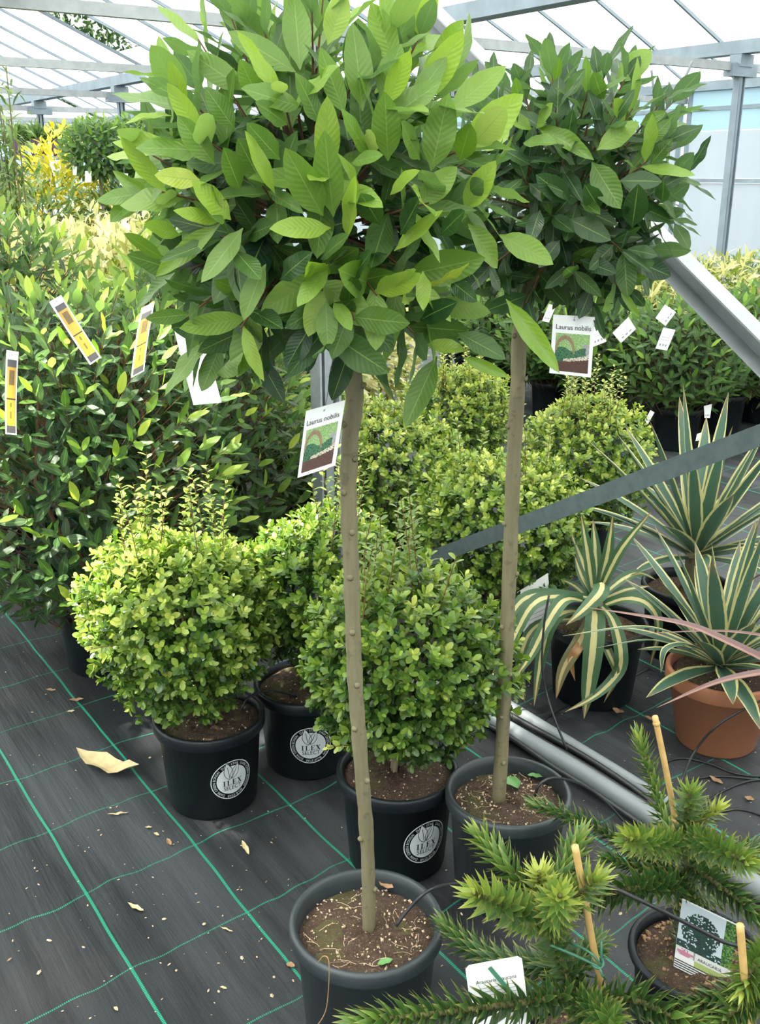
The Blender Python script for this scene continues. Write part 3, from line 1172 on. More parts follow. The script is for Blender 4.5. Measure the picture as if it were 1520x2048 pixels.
c1 = at_y(628, 405, 1.50)
hand1 = [
    (600, 140, 588, -12, 52, .62), (655, 90, 690, -12, 46, .82), (592, 145, 462, 62, 46, .66), (492, 182, 380, 106, 46, .6),
    (372, 214, 340, 126, 24, .85), (345, 232, 250, 238, 20, .9), (522, 205, 482, 126, 58, .68), (604, 215, 488, 178, 46, .62),
    (725, 222, 708, 50, 54, .6), (790, 130, 745, 10, 52, .75), (400, 318, 248, 284, 30, .82), (404, 362, 314, 350, 42, .95),
    (292, 384, 198, 402, 34, .62), (288, 376, 224, 442, 42, .64), (462, 440, 394, 366, 52, .82), (445, 442, 350, 424, 34, .84),
    (442, 446, 318, 548, 44, .72), (486, 456, 408, 562, 46, .68), (550, 388, 496, 268, 26, .86), (646, 432, 576, 308, 60, .6),
    (667, 434, 648, 272, 56, .62), (662, 456, 546, 456, 44, .86), (694, 478, 716, 352, 22, .82), (752, 578, 752, 696, 50, .8),
    (652, 602, 655, 692, 54, .58), (668, 598, 702, 660, 30, .72), (656, 528, 598, 612, 42, .74), (532, 528, 484, 632, 46, .58),
    (622, 650, 574, 732, 52, .12), (518, 716, 566, 802, 38, .16), (704, 684, 668, 792, 42, .14), (712, 684, 772, 802, 42, .2),
    (874, 712, 814, 848, 46, .52), (850, 690, 928, 696, 32, .84), (916, 666, 1008, 712, 42, .4), (926, 714, 1012, 752, 26, .72),
    (1012, 598, 1114, 742, 30, .78), (788, 502, 882, 424, 34, .82), (774, 574, 832, 544, 36, .78), (846, 542, 848, 612, 26, .82),
    (862, 342, 896, 194, 60, .62), (898, 222, 1006, 138, 46, .74), (822, 90, 868, -22, 52, .84), (868, 132, 926, 44, 44, .72),
    (842, 150, 922, 86, 36, .74), (776, 322, 770, 190, 52, .66), (928, 422, 986, 328, 42, .84), (998, 470, 1102, 522, 46, .74),
    (936, 448, 1000, 532, 46, .76), (740, 312, 680, 222, 44, .6), (738, 306, 742, 262, 32, .96), (702, 326, 760, 308, 30, .68),
    (418, 676, 328, 778, 44, .6), (442, 690, 404, 778, 42, .56), (432, 748, 466, 706, 26, .9), (350, 545, 264, 618, 34, .5),
    (560, 320, 498, 250, 40, .55), (430, 330, 358, 236, 44, .66), (470, 260, 415, 178, 46, .5), (640, 250, 600, 150, 50, .55),
    (690, 230, 640, 100, 46, .62), (760, 200, 800, 92, 46, .68), (820, 210, 890, 120, 40, .6), (575, 250, 520, 205, 44, .5),
    (760, 450, 722, 386, 44, .34), (800, 470, 840, 398, 46, .30), (700, 560, 745, 505, 40, .2), (560, 560, 612, 508, 40, .2),
    (880, 470, 925, 424, 40, .3), (900, 560, 950, 600, 42, .22), (840, 640, 900, 606, 40, .18), (500, 620, 560, 650, 40, .2),
    (840, 320, 800, 245, 46, .6), (920, 320, 940, 250, 44, .62), (880, 400, 850, 330, 44, .6), (640, 520, 690, 470, 40, .34),
    (470, 500, 520, 560, 42, .32), (390, 400, 440, 450, 40, .5), (480, 380, 450, 300, 46, .55), (780, 390, 830, 340, 36, .9),
    (720, 420, 690, 310, 30, .74), (360, 470, 290, 450, 34, .7), (330, 520, 250, 470, 30, .6)]
bay1 = bay_tree('potted_bay_tree', 'nearest standard bay tree with large bright green crown in a black pot', (-0.025, 1.490), 0.1415, 0.262,
                [(738, 1862, 1.495), (735, 1700, 1.50), (720, 1500, 1.49), (709, 1340, 1.49), (703, 1150, 1.49), (697, 1000, 1.49), (700, 880, 1.49), (706, 740, 1.49)],
                (0.0122, 0.0135), c1, 0.262, hand1, 84, (0.068, 0.108), (0.24, 0.88, 0.58), 3)
c2 = at_y(1128, 392, 1.93)
hand2 = [
    (1074, 254, 1178, 306, 38, .62), (1194, 300, 1272, 244, 42, .7), (1184, 324, 1238, 412, 52, .55), (1230, 166, 1304, 98, 38, .72),
    (1206, 202, 1188, 146, 38, .45), (1128, 196, 1168, 140, 36, .42), (1046, 286, 1106, 280, 36, .66), (1066, 262, 1004, 220, 30, .72),
    (1072, 258, 1104, 208, 28, .72), (1142, 402, 1076, 352, 52, .2), (1138, 438, 1218, 478, 42, .2), (1238, 362, 1320, 360, 36, .2),
    (1264, 456, 1276, 374, 48, .26), (1254, 498, 1312, 508, 38, .25), (1348, 446, 1378, 496, 26, .42), (1338, 440, 1394, 446, 14, .4),
    (1324, 406, 1330, 358, 28, .3), (1248, 498, 1254, 592, 40, .42), (1182, 578, 1160, 634, 44, .1), (1240, 574, 1264, 622, 42, .14),
    (1080, 420, 1060, 480, 44, .14), (1120, 480, 1080, 530, 44, .14), (1160, 520, 1230, 545, 40, .12), (1200, 420, 1170, 370, 40, .2),
    (1060, 330, 1010, 300, 40, .3), (1150, 330, 1110, 290, 40, .3), (1300, 330, 1340, 280, 34, .35), (1290, 290, 1340, 240, 30, .45),
    (1280, 250, 1330, 225, 34, .5), (1040, 210, 1030, 160, 40, .62), (1110, 170, 1120, 118, 18, .6), (1250, 240, 1230, 200, 30, .7)]
bay2 = bay_tree('potted_bay_tree', 'second standard bay tree with darker green crown, standing behind right', (0.283, 1.892), 0.139, 0.262,
                [(997, 1602, 1.895), (1006, 1450, 1.90), (1012, 1300, 1.90), (1020, 1120, 1.90), (1026, 950, 1.90), (1035, 780, 1.90), (1048, 620, 1.92)],
                (0.0150, 0.0145), c2, 0.238, hand2, 84, (0.062, 0.094), (0.10, 0.66, 0.16), 11)


def fallen_leaf(name, label, c, length, az, mat, curl=0.3, ratio=0.4, parent=None, cat='leaf', group=None, z=0.004, seed=0):
    v, q, u = leaf_template(ratio, 0.5, 0.0, 0.05, 8, 4, seed)
    v = v.copy()
    v[:, 1] -= 0.5
    v[:, 2] += curl * (v[:, 1] ** 2) * 1.1
    v *= length
    v[:, 2] -= v[:, 2].min()
    ca, sa = math.cos(az), math.sin(az)
    w = np.stack((v[:, 0] * ca - v[:, 1] * sa, v[:, 0] * sa + v[:, 1] * ca, v[:, 2]), 1)
    ob = link(name, quad_mesh(name, w, q, mat, u, np.full(len(w), 0.5)), parent, (c[0], c[1], z))
    if label:
        tag(ob, label, cat, group)
    return ob


# leaves lying on the soil of the two pots
p = on_ground(772, 1772, 0.238)
fallen_leaf('fallen_leaf', 'brown curled leaf lying on the soil of the nearest bay pot', p, 0.036, 0.9, M['dry_brown'], 0.5, 0.55, z=0.238, seed=4)
p = on_ground(770, 1925, 0.238)
fallen_leaf('fallen_leaf', 'small green leaf on the soil at the front of the nearest bay pot', p, 0.03, 2.0, M['green_leaf_flat'], 0.2, 0.5, z=0.238, seed=5)
p = on_ground(1026, 1570, 0.238)
fallen_leaf('fallen_leaf', 'broad green leaf on the soil beside the trunk of the second bay tree', p, 0.05, 0.3, M['green_leaf_flat'], 0.4, 0.7, z=0.24, seed=6)
p = on_ground(1070, 1553, 0.238)
fallen_leaf('fallen_leaf', 'green leaf at the back rim inside the pot of the second bay tree', p, 0.035, 1.3, M['green_leaf_flat'], 0.2, 0.5, z=0.238, seed=7)


# picture tags hanging in the two bay trees
def basket_print(u, v):
    r = random.Random(int(u * 997) * 131 + int(v * 991))
    j = r.uniform(0.75, 1.25)
    if v < 0.26 + 0.10 * u * u:
        return tuple(c * j * (1.6 if r.random() < 0.2 else 1) for c in (0.075, 0.035, 0.025))
    if v < 0.33 + 0.16 * u * u and u > 0.25:
        return tuple(c * j for c in (0.62, 0.58, 0.46)) if r.random() < 0.7 else (0.15, 0.10, 0.07)
    hx = (u - 0.28) / 0.30
    hz = (v - 0.48) / 0.46
    if hz > 0 and 0.78 < math.hypot(hx, hz) < 1.02:
        return tuple(c * j for c in (0.26, 0.18, 0.10))
    if v < 0.60 + 0.05 * math.sin(u * 9) and u < 0.9:
        return tuple(c * j for c in ((0.05, 0.17, 0.08) if r.random() < 0.6 else (0.015, 0.06, 0.03)))
    if u > 0.8 and v < 0.75:
        return tuple(c * j for c in (0.34, 0.32, 0.33))
    return tuple(c * j for c in ((0.22, 0.40, 0.12) if r.random() < 0.75 else (0.40, 0.50, 0.28)))


def picture_tag(label, px, Y, string_to):
    c = [at_y(x, y, yy) for (x, y), yy in zip(px, Y)]
    o = sum(c) / 4
    t = thing('plant_tag', label, 'tag', o, 'picture tags of the bay trees')
    P = Patch(*c)
    card_sheet('card', P, M['white_card'], t, o)
    card_print('picture', P, 0.09, 0.055, 0.91, 0.70, 50, 62, basket_print, t, o)
    card_text('lettering', P, 'Laurus nobilis', 0.08, 0.765, 0.84, M['ink'], t, o)
    vs = [P(0.5 + 0.022 * math.cos(a), 0.93 + 0.016 * math.sin(a), 0.0009) - o for a in np.linspace(0, 6.283, 11)[:-1]]
    link('hole', poly_mesh('hole', vs, [list(range(10))], M['grey_ink']), t)
    Geo().tube(spline([P(0.5, 0.94) - o, P(0.52, 1.12) - o, np.asarray(string_to) - o], 5), 0.0006, 5).obj('string', M['pipe'], t)


picture_tag('white picture tag hanging from the crown of the nearest bay tree', [(612, 822), (690, 800), (670, 931), (595, 956)],
            (1.44, 1.40, 1.40, 1.44), on_crown(668, 700, c1, 0.25))
picture_tag('white picture tag hanging from the crown of the second bay tree', [(1107, 629), (1190, 634), (1182, 755), (1099, 746)],
            (1.78, 1.80, 1.80, 1.78), on_crown(1150, 585, c2, 0.22))


# ================================================================== SMALL-LEAVED HOLLY BALLS
def serif(word):
    """block letters with serifs, unit height"""
    st, th = 0.20, 0.07
    R = {'I': [(0.15, 0, 0.35, 1), (0, 0, 0.5, th), (0, 1 - th, 0.5, 1)],
         'L': [(0.12, 0, 0.32, 1), (0, 0, 0.72, th), (0, 1 - th, 0.44, 1), (0.65, 0, 0.72, 0.28)],
         'E': [(0.12, 0, 0.32, 1), (0, 0, 0.72, th), (0, 1 - th, 0.70, 1), (0.65, 0, 0.72, 0.26), (0.63, 0.76, 0.70, 1), (0.3, 0.47, 0.55, 0.54), (0.5, 0.38, 0.56, 0.63)]}
    polys, x = [], 0
    for ch in word:
        if ch == 'X':
            polys += [[(x + 0.05, 1), (x + 0.28, 1), (x + 0.80, 0), (x + 0.57, 0)], [(x + 0.10, 0), (x + 0.18, 0), (x + 0.72, 1), (x + 0.64, 1)]]
            for xx, zz in ((0.0, 1 - th), (0.52, 1 - th), (0.0, 0), (0.48, 0)):
                polys.append([(x + xx, zz), (x + xx + 0.34, zz), (x + xx + 0.34, zz + th), (x + xx, zz + th)])
            x += 1.0
        else:
            for a, b, c, d in R[ch]:
                polys.append([(x + a, b), (x + c, b), (x + c, d), (x + a, d)])
            x += 0.68 if ch == 'I' else 0.90
    return polys, x - 0.18


def sticker(pot, r_at, phi, zc, rad):
    def mp(x, y, off):
        z = zc + y
        r = r_at(z) + 0.0012 + off
        a = phi + x / r
        return (r * math.cos(a), r * math.sin(a), z)

    def ring(r0, r1, off, n=48, nr=5):
        vs, fs = [], []
        for i in range(nr + 1):
            for k in range(n):
                a = 2 * math.pi * k / n
                rr = r0 + (r1 - r0) * i / nr
                vs.append(mp(rr * math.cos(a), rr * math.sin(a), off))
        for i in range(nr):
            for k in range(n):
                a, b = i * n + k, i * n + (k + 1) % n
                fs.append([a, b, b + n, a + n])
        return vs, fs
    v1, f1 = ring(0.0001, rad * 0.73, 0.0)
    v2, f2 = ring(rad * 0.955, rad, 0.0, nr=1)
    f = f1 + [[k + len(v1) for k in q] for q in f2]
    v = v1 + v2
    # the pair of leaves that breaks the ring at the top
    leaf_lines = []
    for cx, cy, ln, wd, rot in ((-0.20, 0.50, 0.46, 0.21, 0.18), (0.13, 0.44, 0.40, 0.17, -0.42)):
        out = []
        for k in range(25):
            t = k / 24 * 2
            s = t if t <= 1 else 2 - t
            w = wd * math.sin(math.pi * s ** 0.8) * (1 if t <= 1 else -1)
            y = (s - 0.5) * 2 * ln
            out.append((cx + w * math.cos(rot) - y * math.sin(rot), cy + w * math.sin(rot) + y * math.cos(rot)))
        b = len(v)
        v += [mp(x * rad, y * rad, 0.0004) for x, y in out[:-1]]
        f.append([b + k for k in range(24)])
        leaf_lines.append(out)
        leaf_lines.append([(cx - (-ln * 0.9 + k * ln * 0.28) * math.sin(rot), cy + (-ln * 0.9 + k * ln * 0.28) * math.cos(rot)) for k in range(6)])
    link('sticker', poly_mesh('sticker', v, f, M['silver']), pot)
    v, f = [], []
    for out in leaf_lines:
        for (x0, y0), (x1, y1) in zip(out[:-1], out[1:]):
            d = np.array((x1 - x0, y1 - y0))
            L = np.linalg.norm(d)
            if L < 1e-6:
                continue
            n = np.array((-d[1], d[0])) / L * 0.012
            b = len(v)
            for x, y in ((x0 + n[0], y0 + n[1]), (x0 - n[0], y0 - n[1]), (x1 - n[0], y1 - n[1]), (x1 + n[0], y1 + n[1])):
                v.append(mp(x * rad, y * rad, 0.0009))
            f.append([b, b + 1, b + 2, b + 3])
    P, wx = serif('ILEX')
    k = 0.92 / wx
    for pl in P:
        b = len(v)
        v += [mp((x - wx / 2) * k * rad, (y * 0.27 - 0.26) * rad, 0.0008) for x, y in pl]
        f.append([b + i for i in range(len(pl))])
    tv, tf = text_polys('SELECT')
    wx = tv[:, 0].max()
    b = len(v)
    v += [mp((x - wx / 2) * 0.86 / wx * rad, (y * 0.29 - 0.50) * rad, 0.0008) for x, y in tv]
    f += [[b + i for i in q] for q in tf]
    link('sticker_lettering', poly_mesh('sticker_lettering', v, f, M['ink']), pot)
    v, f = [], []
    tv, tf = text_polys('DARK GREEN BONSAI   BLUE STAR   DARK GREEN BONSAI   DARK STAR')
    wx = tv[:, 0].max() + 0.8
    for x, y in tv:
        a = math.pi / 2 - 0.5 - x / wx * 2 * math.pi
        rr = 0.79 + 0.17 * y
        v.append(mp(rr * math.cos(a) * rad, rr * math.sin(a) * rad, 0.0006))
    link('ring_lettering', poly_mesh('ring_lettering', v, tf, M['silver']), pot)


def holly_ball(label, potpos, c, R, n_sprig, seed, shoots, tlo, thi, logo=None, r_top=0.142, pot_h=0.245, sq=0.92, stray=()):
    root = thing('potted_holly_ball', label, 'potted shrub', (potpos[0], potpos[1], 0), 'clipped small-leaved holly balls')
    o = np.array(root.location)
    pot, soil, zs = make_pot(root, r_top, r_top * 0.80, pot_h, M['pot'], lip_h=0.032, soil_drop=0.02, n=40)
    grit(soil, r_top * 0.8, zs, 70)
    if logo is not None:
        sticker(pot, lambda z: r_top * 0.80 + (r_top - 0.012 - r_top * 0.80) * 0.93 * z / (pot_h - 0.036), logo, pot_h * 0.47, 0.056)
    sb = np.array((potpos[0], potpos[1], zs - 0.01))
    st = Geo()
    rs = random.Random(seed)
    for k in range(5):
        d = unit((rs.uniform(-1, 1), rs.uniform(-1, 1), 1.2))
        st.tube([sb + rng.normal(0, 0.012, 3) * (1, 1, 0), sb * 0.4 + c * 0.6 + d * 0.03, c + d * R * 0.7], [0.006, 0.0045, 0.002], 6, False)
    lv = Leaves(SMALL)
    nrg = np.random.default_rng(seed)
    sc = np.array((1, 1, sq))
    lump = nrg.normal(size=(7, 3))
    for d in fib(n_sprig, seed):
        d = unit(d + nrg.normal(0, 0.06, 3))
        lum = 1 + 0.085 * float(np.sin(lump[:3] @ d * 2.3).sum()) / 1.6
        depth = nrg.uniform(0.80, 1.07) if nrg.random() < 0.78 else nrg.uniform(0.5, 0.8)
        p = c + d * R * sc * depth * lum
        ax = unit(d + np.array((0, 0, 0.45)) + nrg.normal(0, 0.35, 3))
        x = unit(np.cross(ax, nrg.normal(size=3)))
        y = np.cross(ax, x)
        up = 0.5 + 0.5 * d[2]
        base = tlo + (thi - tlo) * (0.25 + 0.55 * up) * (1.0 if depth > 0.8 else 0.35) + nrg.normal(0, 0.09)  # tint mixes new growth with painted shading: tops lighter, inner and lower sprigs darker
        m_ = 7
        for k in range(m_):
            az = k * 2.2 + nrg.uniform(0, 1)
            opn = 1.15 - 0.8 * k / m_
            pr = math.cos(az) * x + math.sin(az) * y
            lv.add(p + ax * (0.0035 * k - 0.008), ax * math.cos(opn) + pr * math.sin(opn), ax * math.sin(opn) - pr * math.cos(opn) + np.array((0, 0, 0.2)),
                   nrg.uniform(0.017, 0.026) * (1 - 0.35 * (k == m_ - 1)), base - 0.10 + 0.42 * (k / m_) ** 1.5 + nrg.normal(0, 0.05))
    sg = Geo()
    pts = [(c + unit((rs.uniform(-0.8, 0.8), rs.uniform(-0.8, 0.8), 1)) * R * sc * 0.8, rs.uniform(0.10, 0.22)) for _ in range(shoots)]
    for p, h in pts:
        q = p + np.array((rs.uniform(-0.04, 0.04), rs.uniform(-0.04, 0.04), h + 0.05))
        sg.tube([p, (p + q) / 2 + nrg.normal(0, 0.004, 3), q], [0.0014, 0.0012, 0.0007], 4, False)
        n = int((h + 0.05) / 0.010)
        for k in range(n):
            t = 0.25 + 0.75 * k / n
            az = k * 2.4
            pr = np.array((math.cos(az), math.sin(az), 0.55))
            lv.add(p + (q - p) * t, pr, (-pr[0] * 0.5, -pr[1] * 0.5, 1), rs.uniform(0.014, 0.023), thi * 0.75 + 0.3 * rs.random() * t)
    for p, q in stray:
        shoot(lv, sg, p, q, 12, 0.013, 0.02, 0.6, 0.95, 0.0014, 1.1, 0.4)
    st.obj('stem', M['bark'], root, True).data.transform(Matrix.Translation(tuple(-o)))
    stuff(sg.obj('shoots', M['red_twig'], root, True)).data.transform(Matrix.Translation(tuple(-o)))
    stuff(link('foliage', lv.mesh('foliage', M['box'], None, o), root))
    return root


def ball_at(px, py, z):
    return on_ground(px, py, z)


pa = on_ground(418, 1432, 0.235)
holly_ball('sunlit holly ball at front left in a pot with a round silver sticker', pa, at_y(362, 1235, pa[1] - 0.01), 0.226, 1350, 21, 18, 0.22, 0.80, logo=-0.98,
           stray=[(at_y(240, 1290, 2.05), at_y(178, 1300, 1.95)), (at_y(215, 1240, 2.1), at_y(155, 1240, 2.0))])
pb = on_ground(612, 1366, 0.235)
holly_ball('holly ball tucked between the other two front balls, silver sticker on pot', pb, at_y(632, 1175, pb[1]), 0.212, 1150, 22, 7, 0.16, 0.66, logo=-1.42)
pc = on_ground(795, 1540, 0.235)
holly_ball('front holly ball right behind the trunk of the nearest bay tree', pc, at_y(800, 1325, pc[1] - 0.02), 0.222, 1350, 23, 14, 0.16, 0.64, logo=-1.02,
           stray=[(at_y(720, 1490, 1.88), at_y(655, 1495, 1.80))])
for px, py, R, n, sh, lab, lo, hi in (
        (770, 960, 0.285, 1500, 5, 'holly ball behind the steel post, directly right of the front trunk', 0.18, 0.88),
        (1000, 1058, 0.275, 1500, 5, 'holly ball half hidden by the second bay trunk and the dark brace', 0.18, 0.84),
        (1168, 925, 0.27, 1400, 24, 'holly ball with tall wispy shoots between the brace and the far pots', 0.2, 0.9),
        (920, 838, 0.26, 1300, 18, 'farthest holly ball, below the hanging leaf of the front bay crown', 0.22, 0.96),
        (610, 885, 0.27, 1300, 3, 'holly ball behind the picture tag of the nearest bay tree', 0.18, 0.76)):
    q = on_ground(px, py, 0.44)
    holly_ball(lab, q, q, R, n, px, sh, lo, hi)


# ================================================================== BAY BUSHES
def bay_bush(name, label, pos, h0, h1, rad, n_shoot, lens, seed, n_obj, group, tl=0.1, th=0.8, pnew=0.4, temps=None, r_top=0.145, pot_h=0.25, leaf_n=7, cone=0.25):
    root = thing(name, label, 'potted shrub', (pos[0], pos[1], 0), group)
    o = np.array(root.location)
    pot, soil, zs = make_pot(root, r_top, r_top * 0.8, pot_h, M['pot'], n=36)
    lv = Leaves(temps or (BAY + BAYN[:1]))
    tw = Geo()
    rs = random.Random(seed)
    hc, hh = (h0 + h1) / 2, (h1 - h0) / 2
    for k in range(4):
        d = rs.uniform(0, 6.28)
        tw.tube([o + (0.02 * math.cos(d), 0.02 * math.sin(d), zs), o + (0.5 * rad * math.cos(d), 0.5 * rad * math.sin(d), hc), o + (0.35 * rad * math.cos(d), 0.35 * rad * math.sin(d), h1 - 0.15)], [0.008, 0.006, 0.003], 6, False)
    for k, d in enumerate(fib(n_shoot, seed)):
        # rounded upright column
        z = d[2]
        az = math.atan2(d[1], d[0])
        zz = hc + hh * z
        prof = math.sqrt(max(0, 1 - abs(z) ** 3.2))
        r = rad * prof * (1 + cone * (-z) * 0.5)
        f = rs.uniform(0.82, 1.05)
        b = o + np.array((r * f * math.cos(az), r * f * math.sin(az), zz + 0.03 * rs.random()))
        inn = o + np.array((0.55 * r * math.cos(az), 0.55 * r * math.sin(az), zz - 0.10))
        outw = unit(np.array((math.cos(az) * prof, math.sin(az) * prof, 0.75 + max(0, z) * 1.2)))
        e = b + outw * 0.06
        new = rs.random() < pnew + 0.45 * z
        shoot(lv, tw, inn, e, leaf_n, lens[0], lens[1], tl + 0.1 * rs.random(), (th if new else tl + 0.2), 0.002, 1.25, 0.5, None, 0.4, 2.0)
    for k in range(n_shoot * 2):
        az, zz, f = rs.uniform(0, 6.28), rs.uniform(-0.9, 0.85), rs.uniform(0.2, 0.75)
        r = rad * f * math.sqrt(1 - abs(zz) ** 3)
        lv.add(o + np.array((r * math.cos(az), r * math.sin(az), hc + hh * zz)), rng.normal(size=3) + (math.cos(az), math.sin(az), 0.2),
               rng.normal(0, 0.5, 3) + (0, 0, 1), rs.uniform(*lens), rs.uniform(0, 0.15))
    stuff(tw.obj('twigs', M['red_twig'], root, True)).data.transform(Matrix.Translation(tuple(-o)))
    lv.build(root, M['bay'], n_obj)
    return root


HG = 'tall bay bushes on the left'
q1 = on_ground(150, 1352, 0.0)
q1 = q1 + np.array((0.07, 0.10, 0))
BB = dict(tl=0.14, th=0.98, pnew=0.5)
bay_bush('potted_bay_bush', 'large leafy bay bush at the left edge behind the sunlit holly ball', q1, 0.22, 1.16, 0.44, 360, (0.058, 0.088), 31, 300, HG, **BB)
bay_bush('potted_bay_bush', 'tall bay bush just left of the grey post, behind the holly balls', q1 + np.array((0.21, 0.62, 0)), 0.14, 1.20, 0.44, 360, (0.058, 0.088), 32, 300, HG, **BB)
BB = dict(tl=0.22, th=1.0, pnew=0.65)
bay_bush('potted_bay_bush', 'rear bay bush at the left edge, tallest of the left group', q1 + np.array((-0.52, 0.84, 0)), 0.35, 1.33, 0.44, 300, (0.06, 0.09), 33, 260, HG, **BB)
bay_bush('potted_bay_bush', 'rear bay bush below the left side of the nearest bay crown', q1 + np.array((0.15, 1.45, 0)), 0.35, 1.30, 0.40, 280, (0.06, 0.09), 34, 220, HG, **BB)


def strip_print(u, v):
    r = random.Random(int(u * 997) * 131 + int(v * 991))
    if v < 0.10 or v > 0.90:
        return (0.06, 0.06, 0.06)
    if 0.46 < v < 0.49:
        return (0.03, 0.025, 0.02)
    if 0.66 < v < 0.86 and 0.25 < u < 0.8:
        return (0.12 * r.uniform(.6, 1.6), 0.08, 0.03)
    if 0.35 < v < 0.43 and 0.4 < u < 0.62:
        return (0.10, 0.13, 0.02)
    if 0.20 < v < 0.30 and 0.42 < u < 0.58:
        return (0.16, 0.11, 0.02)
    return (0.46, 0.28, 0.03)


def long_tag(label, px, Y, prnt=True):
    c = [at_y(x, y, yy) for (x, y), yy in zip(px, Y)]
    o = sum(c) / 4
    t = thing('plant_tag', label, 'tag', o, 'long tags in the left bay bushes')
    P = Patch(*c, bend=0.003)
    card_sheet('card', P, M['white_card'], t, o, 3, 8)
    if prnt:
        card_print('print', P, 0.14, 0.02, 0.92, 0.90, 12, 50, strip_print, t, o)
    else:
        card_rects('small_print', P, [(0.2 + 0.2 * k, 0.10, 0.27 + 0.2 * k, 0.13) for k in range(4)], M['silver'], t, o)
    vs = [P(0.5 + 0.05 * math.cos(a), 0.955 + 0.012 * math.sin(a), 0.0009) - o for a in np.linspace(0, 6.283, 9)[:-1]]
    link('hole', poly_mesh('hole', vs, [list(range(8))], M['grey_ink']), t)


long_tag('upright yellow and black tag at the very left edge', [(13, 700), (37, 704), (33, 870), (11, 868)], (2.54, 2.52, 2.52, 2.54))
long_tag('yellow tag tilted to the right, half buried in leaves', [(98, 604), (122, 590), (202, 715), (180, 730)], (2.62, 2.62, 2.58, 2.58))
long_tag('narrow yellow tag leaning left beside the tilted one', [(283, 616), (309, 604), (288, 742), (262, 756)], (2.58, 2.55, 2.55, 2.58))
long_tag('blank white long tag below the left of the nearest bay crown', [(347, 653), (404, 655), (443, 805), (387, 810)], (2.70, 2.70, 2.68, 2.68), False)

# bay bushes in black pots along the back right
BG = 'low bay bushes in black pots at the back right'
for k, (px, py, sc, lab) in enumerate((
        (945, 783, 1.0, 'low potted bay bush farthest left in the back row, behind the second trunk'),
        (1018, 815, 1.0, 'low potted bay bush seen just left of the second bay trunk'),
        (1106, 842, 1.0, 'low potted bay bush behind the picture tag of the second bay tree'),
        (1205, 868, 1.0, 'low potted bay bush behind the wispy holly shoots'),
        (1360, 905, 1.06, 'low potted bay bush nearest in the back row, full pot in view'),
        (1452, 872, 1.0, 'low potted bay bush right of the fullest pot in the back row'),
        (1530, 850, 1.1, 'low potted bay bush cut off by the right edge of the view'))):
    q = on_ground(px, py, 0) + np.array((0.0, 0.12, 0))
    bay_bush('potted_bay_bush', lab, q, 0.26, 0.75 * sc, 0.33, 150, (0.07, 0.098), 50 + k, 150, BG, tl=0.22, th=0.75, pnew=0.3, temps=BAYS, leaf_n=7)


def white_tag(label, px, Y, rows=2, mat='white_card'):
    c = [at_y(x, y, Y) for x, y in px]
    o = sum(c) / 4
    t = thing('plant_tag', label, 'tag', o, 'white care tags at the back right')
    P = Patch(*c)
    card_sheet('card', P, M[mat], t, o, 2, 2)
    R = []
    for k in range(3):
        R.append((0.18 + 0.24 * k, 0.16, 0.32 + 0.24 * k, 0.27))
    for k in range(rows):
        R.append((0.15, 0.45 + 0.12 * k, 0.85, 0.47 + 0.12 * k))
    card_rects('small_print', P, R, M['grey_ink'], t, o)


white_tag('white care tag partly hidden behind the right picture tag', [(1187, 655), (1199, 646), (1213, 683), (1183, 695)], 5.1)
white_tag('diamond-tilted white care tag right of the picture tag', [(1225, 666), (1257, 634), (1272, 658), (1242, 686)], 5.1)
white_tag('white care tag half covered by a leafy tip, topmost at the back right', [(1311, 636), (1330, 609), (1352, 624), (1331, 652)], 5.3)
white_tag('upright white care tag hanging below the topmost one', [(1327, 655), (1351, 660), (1334, 701), (1311, 697)], 5.15)
white_tag('white care tag left of the right picture tag', [(1098, 608), (1112, 612), (1098, 645), (1084, 642)], 5.6)
white_tag('thin white care tag seen edge-on under the channel brace', [(1453, 656), (1456, 650), (1480, 668), (1476, 674)], 5.4, 0)
white_tag('small white tag hanging on the fullest black pot in the back row', [(1394, 868), (1408, 863), (1405, 880), (1391, 882)], 5.45, 0)
white_tag('grey white tag hanging on the rim of the fullest back pot', [(1408, 812), (1424, 808), (1420, 836), (1409, 836)], 5.5, 0)
white_tag('grey tag on the pot edge behind the holly shoots', [(1301, 820), (1309, 825), (1296, 848), (1289, 842)], 5.5, 0)
white_tag('pale tag low among the wispy holly shoots', [(1240, 820), (1252, 828), (1246, 844), (1236, 838)], 5.5, 0)


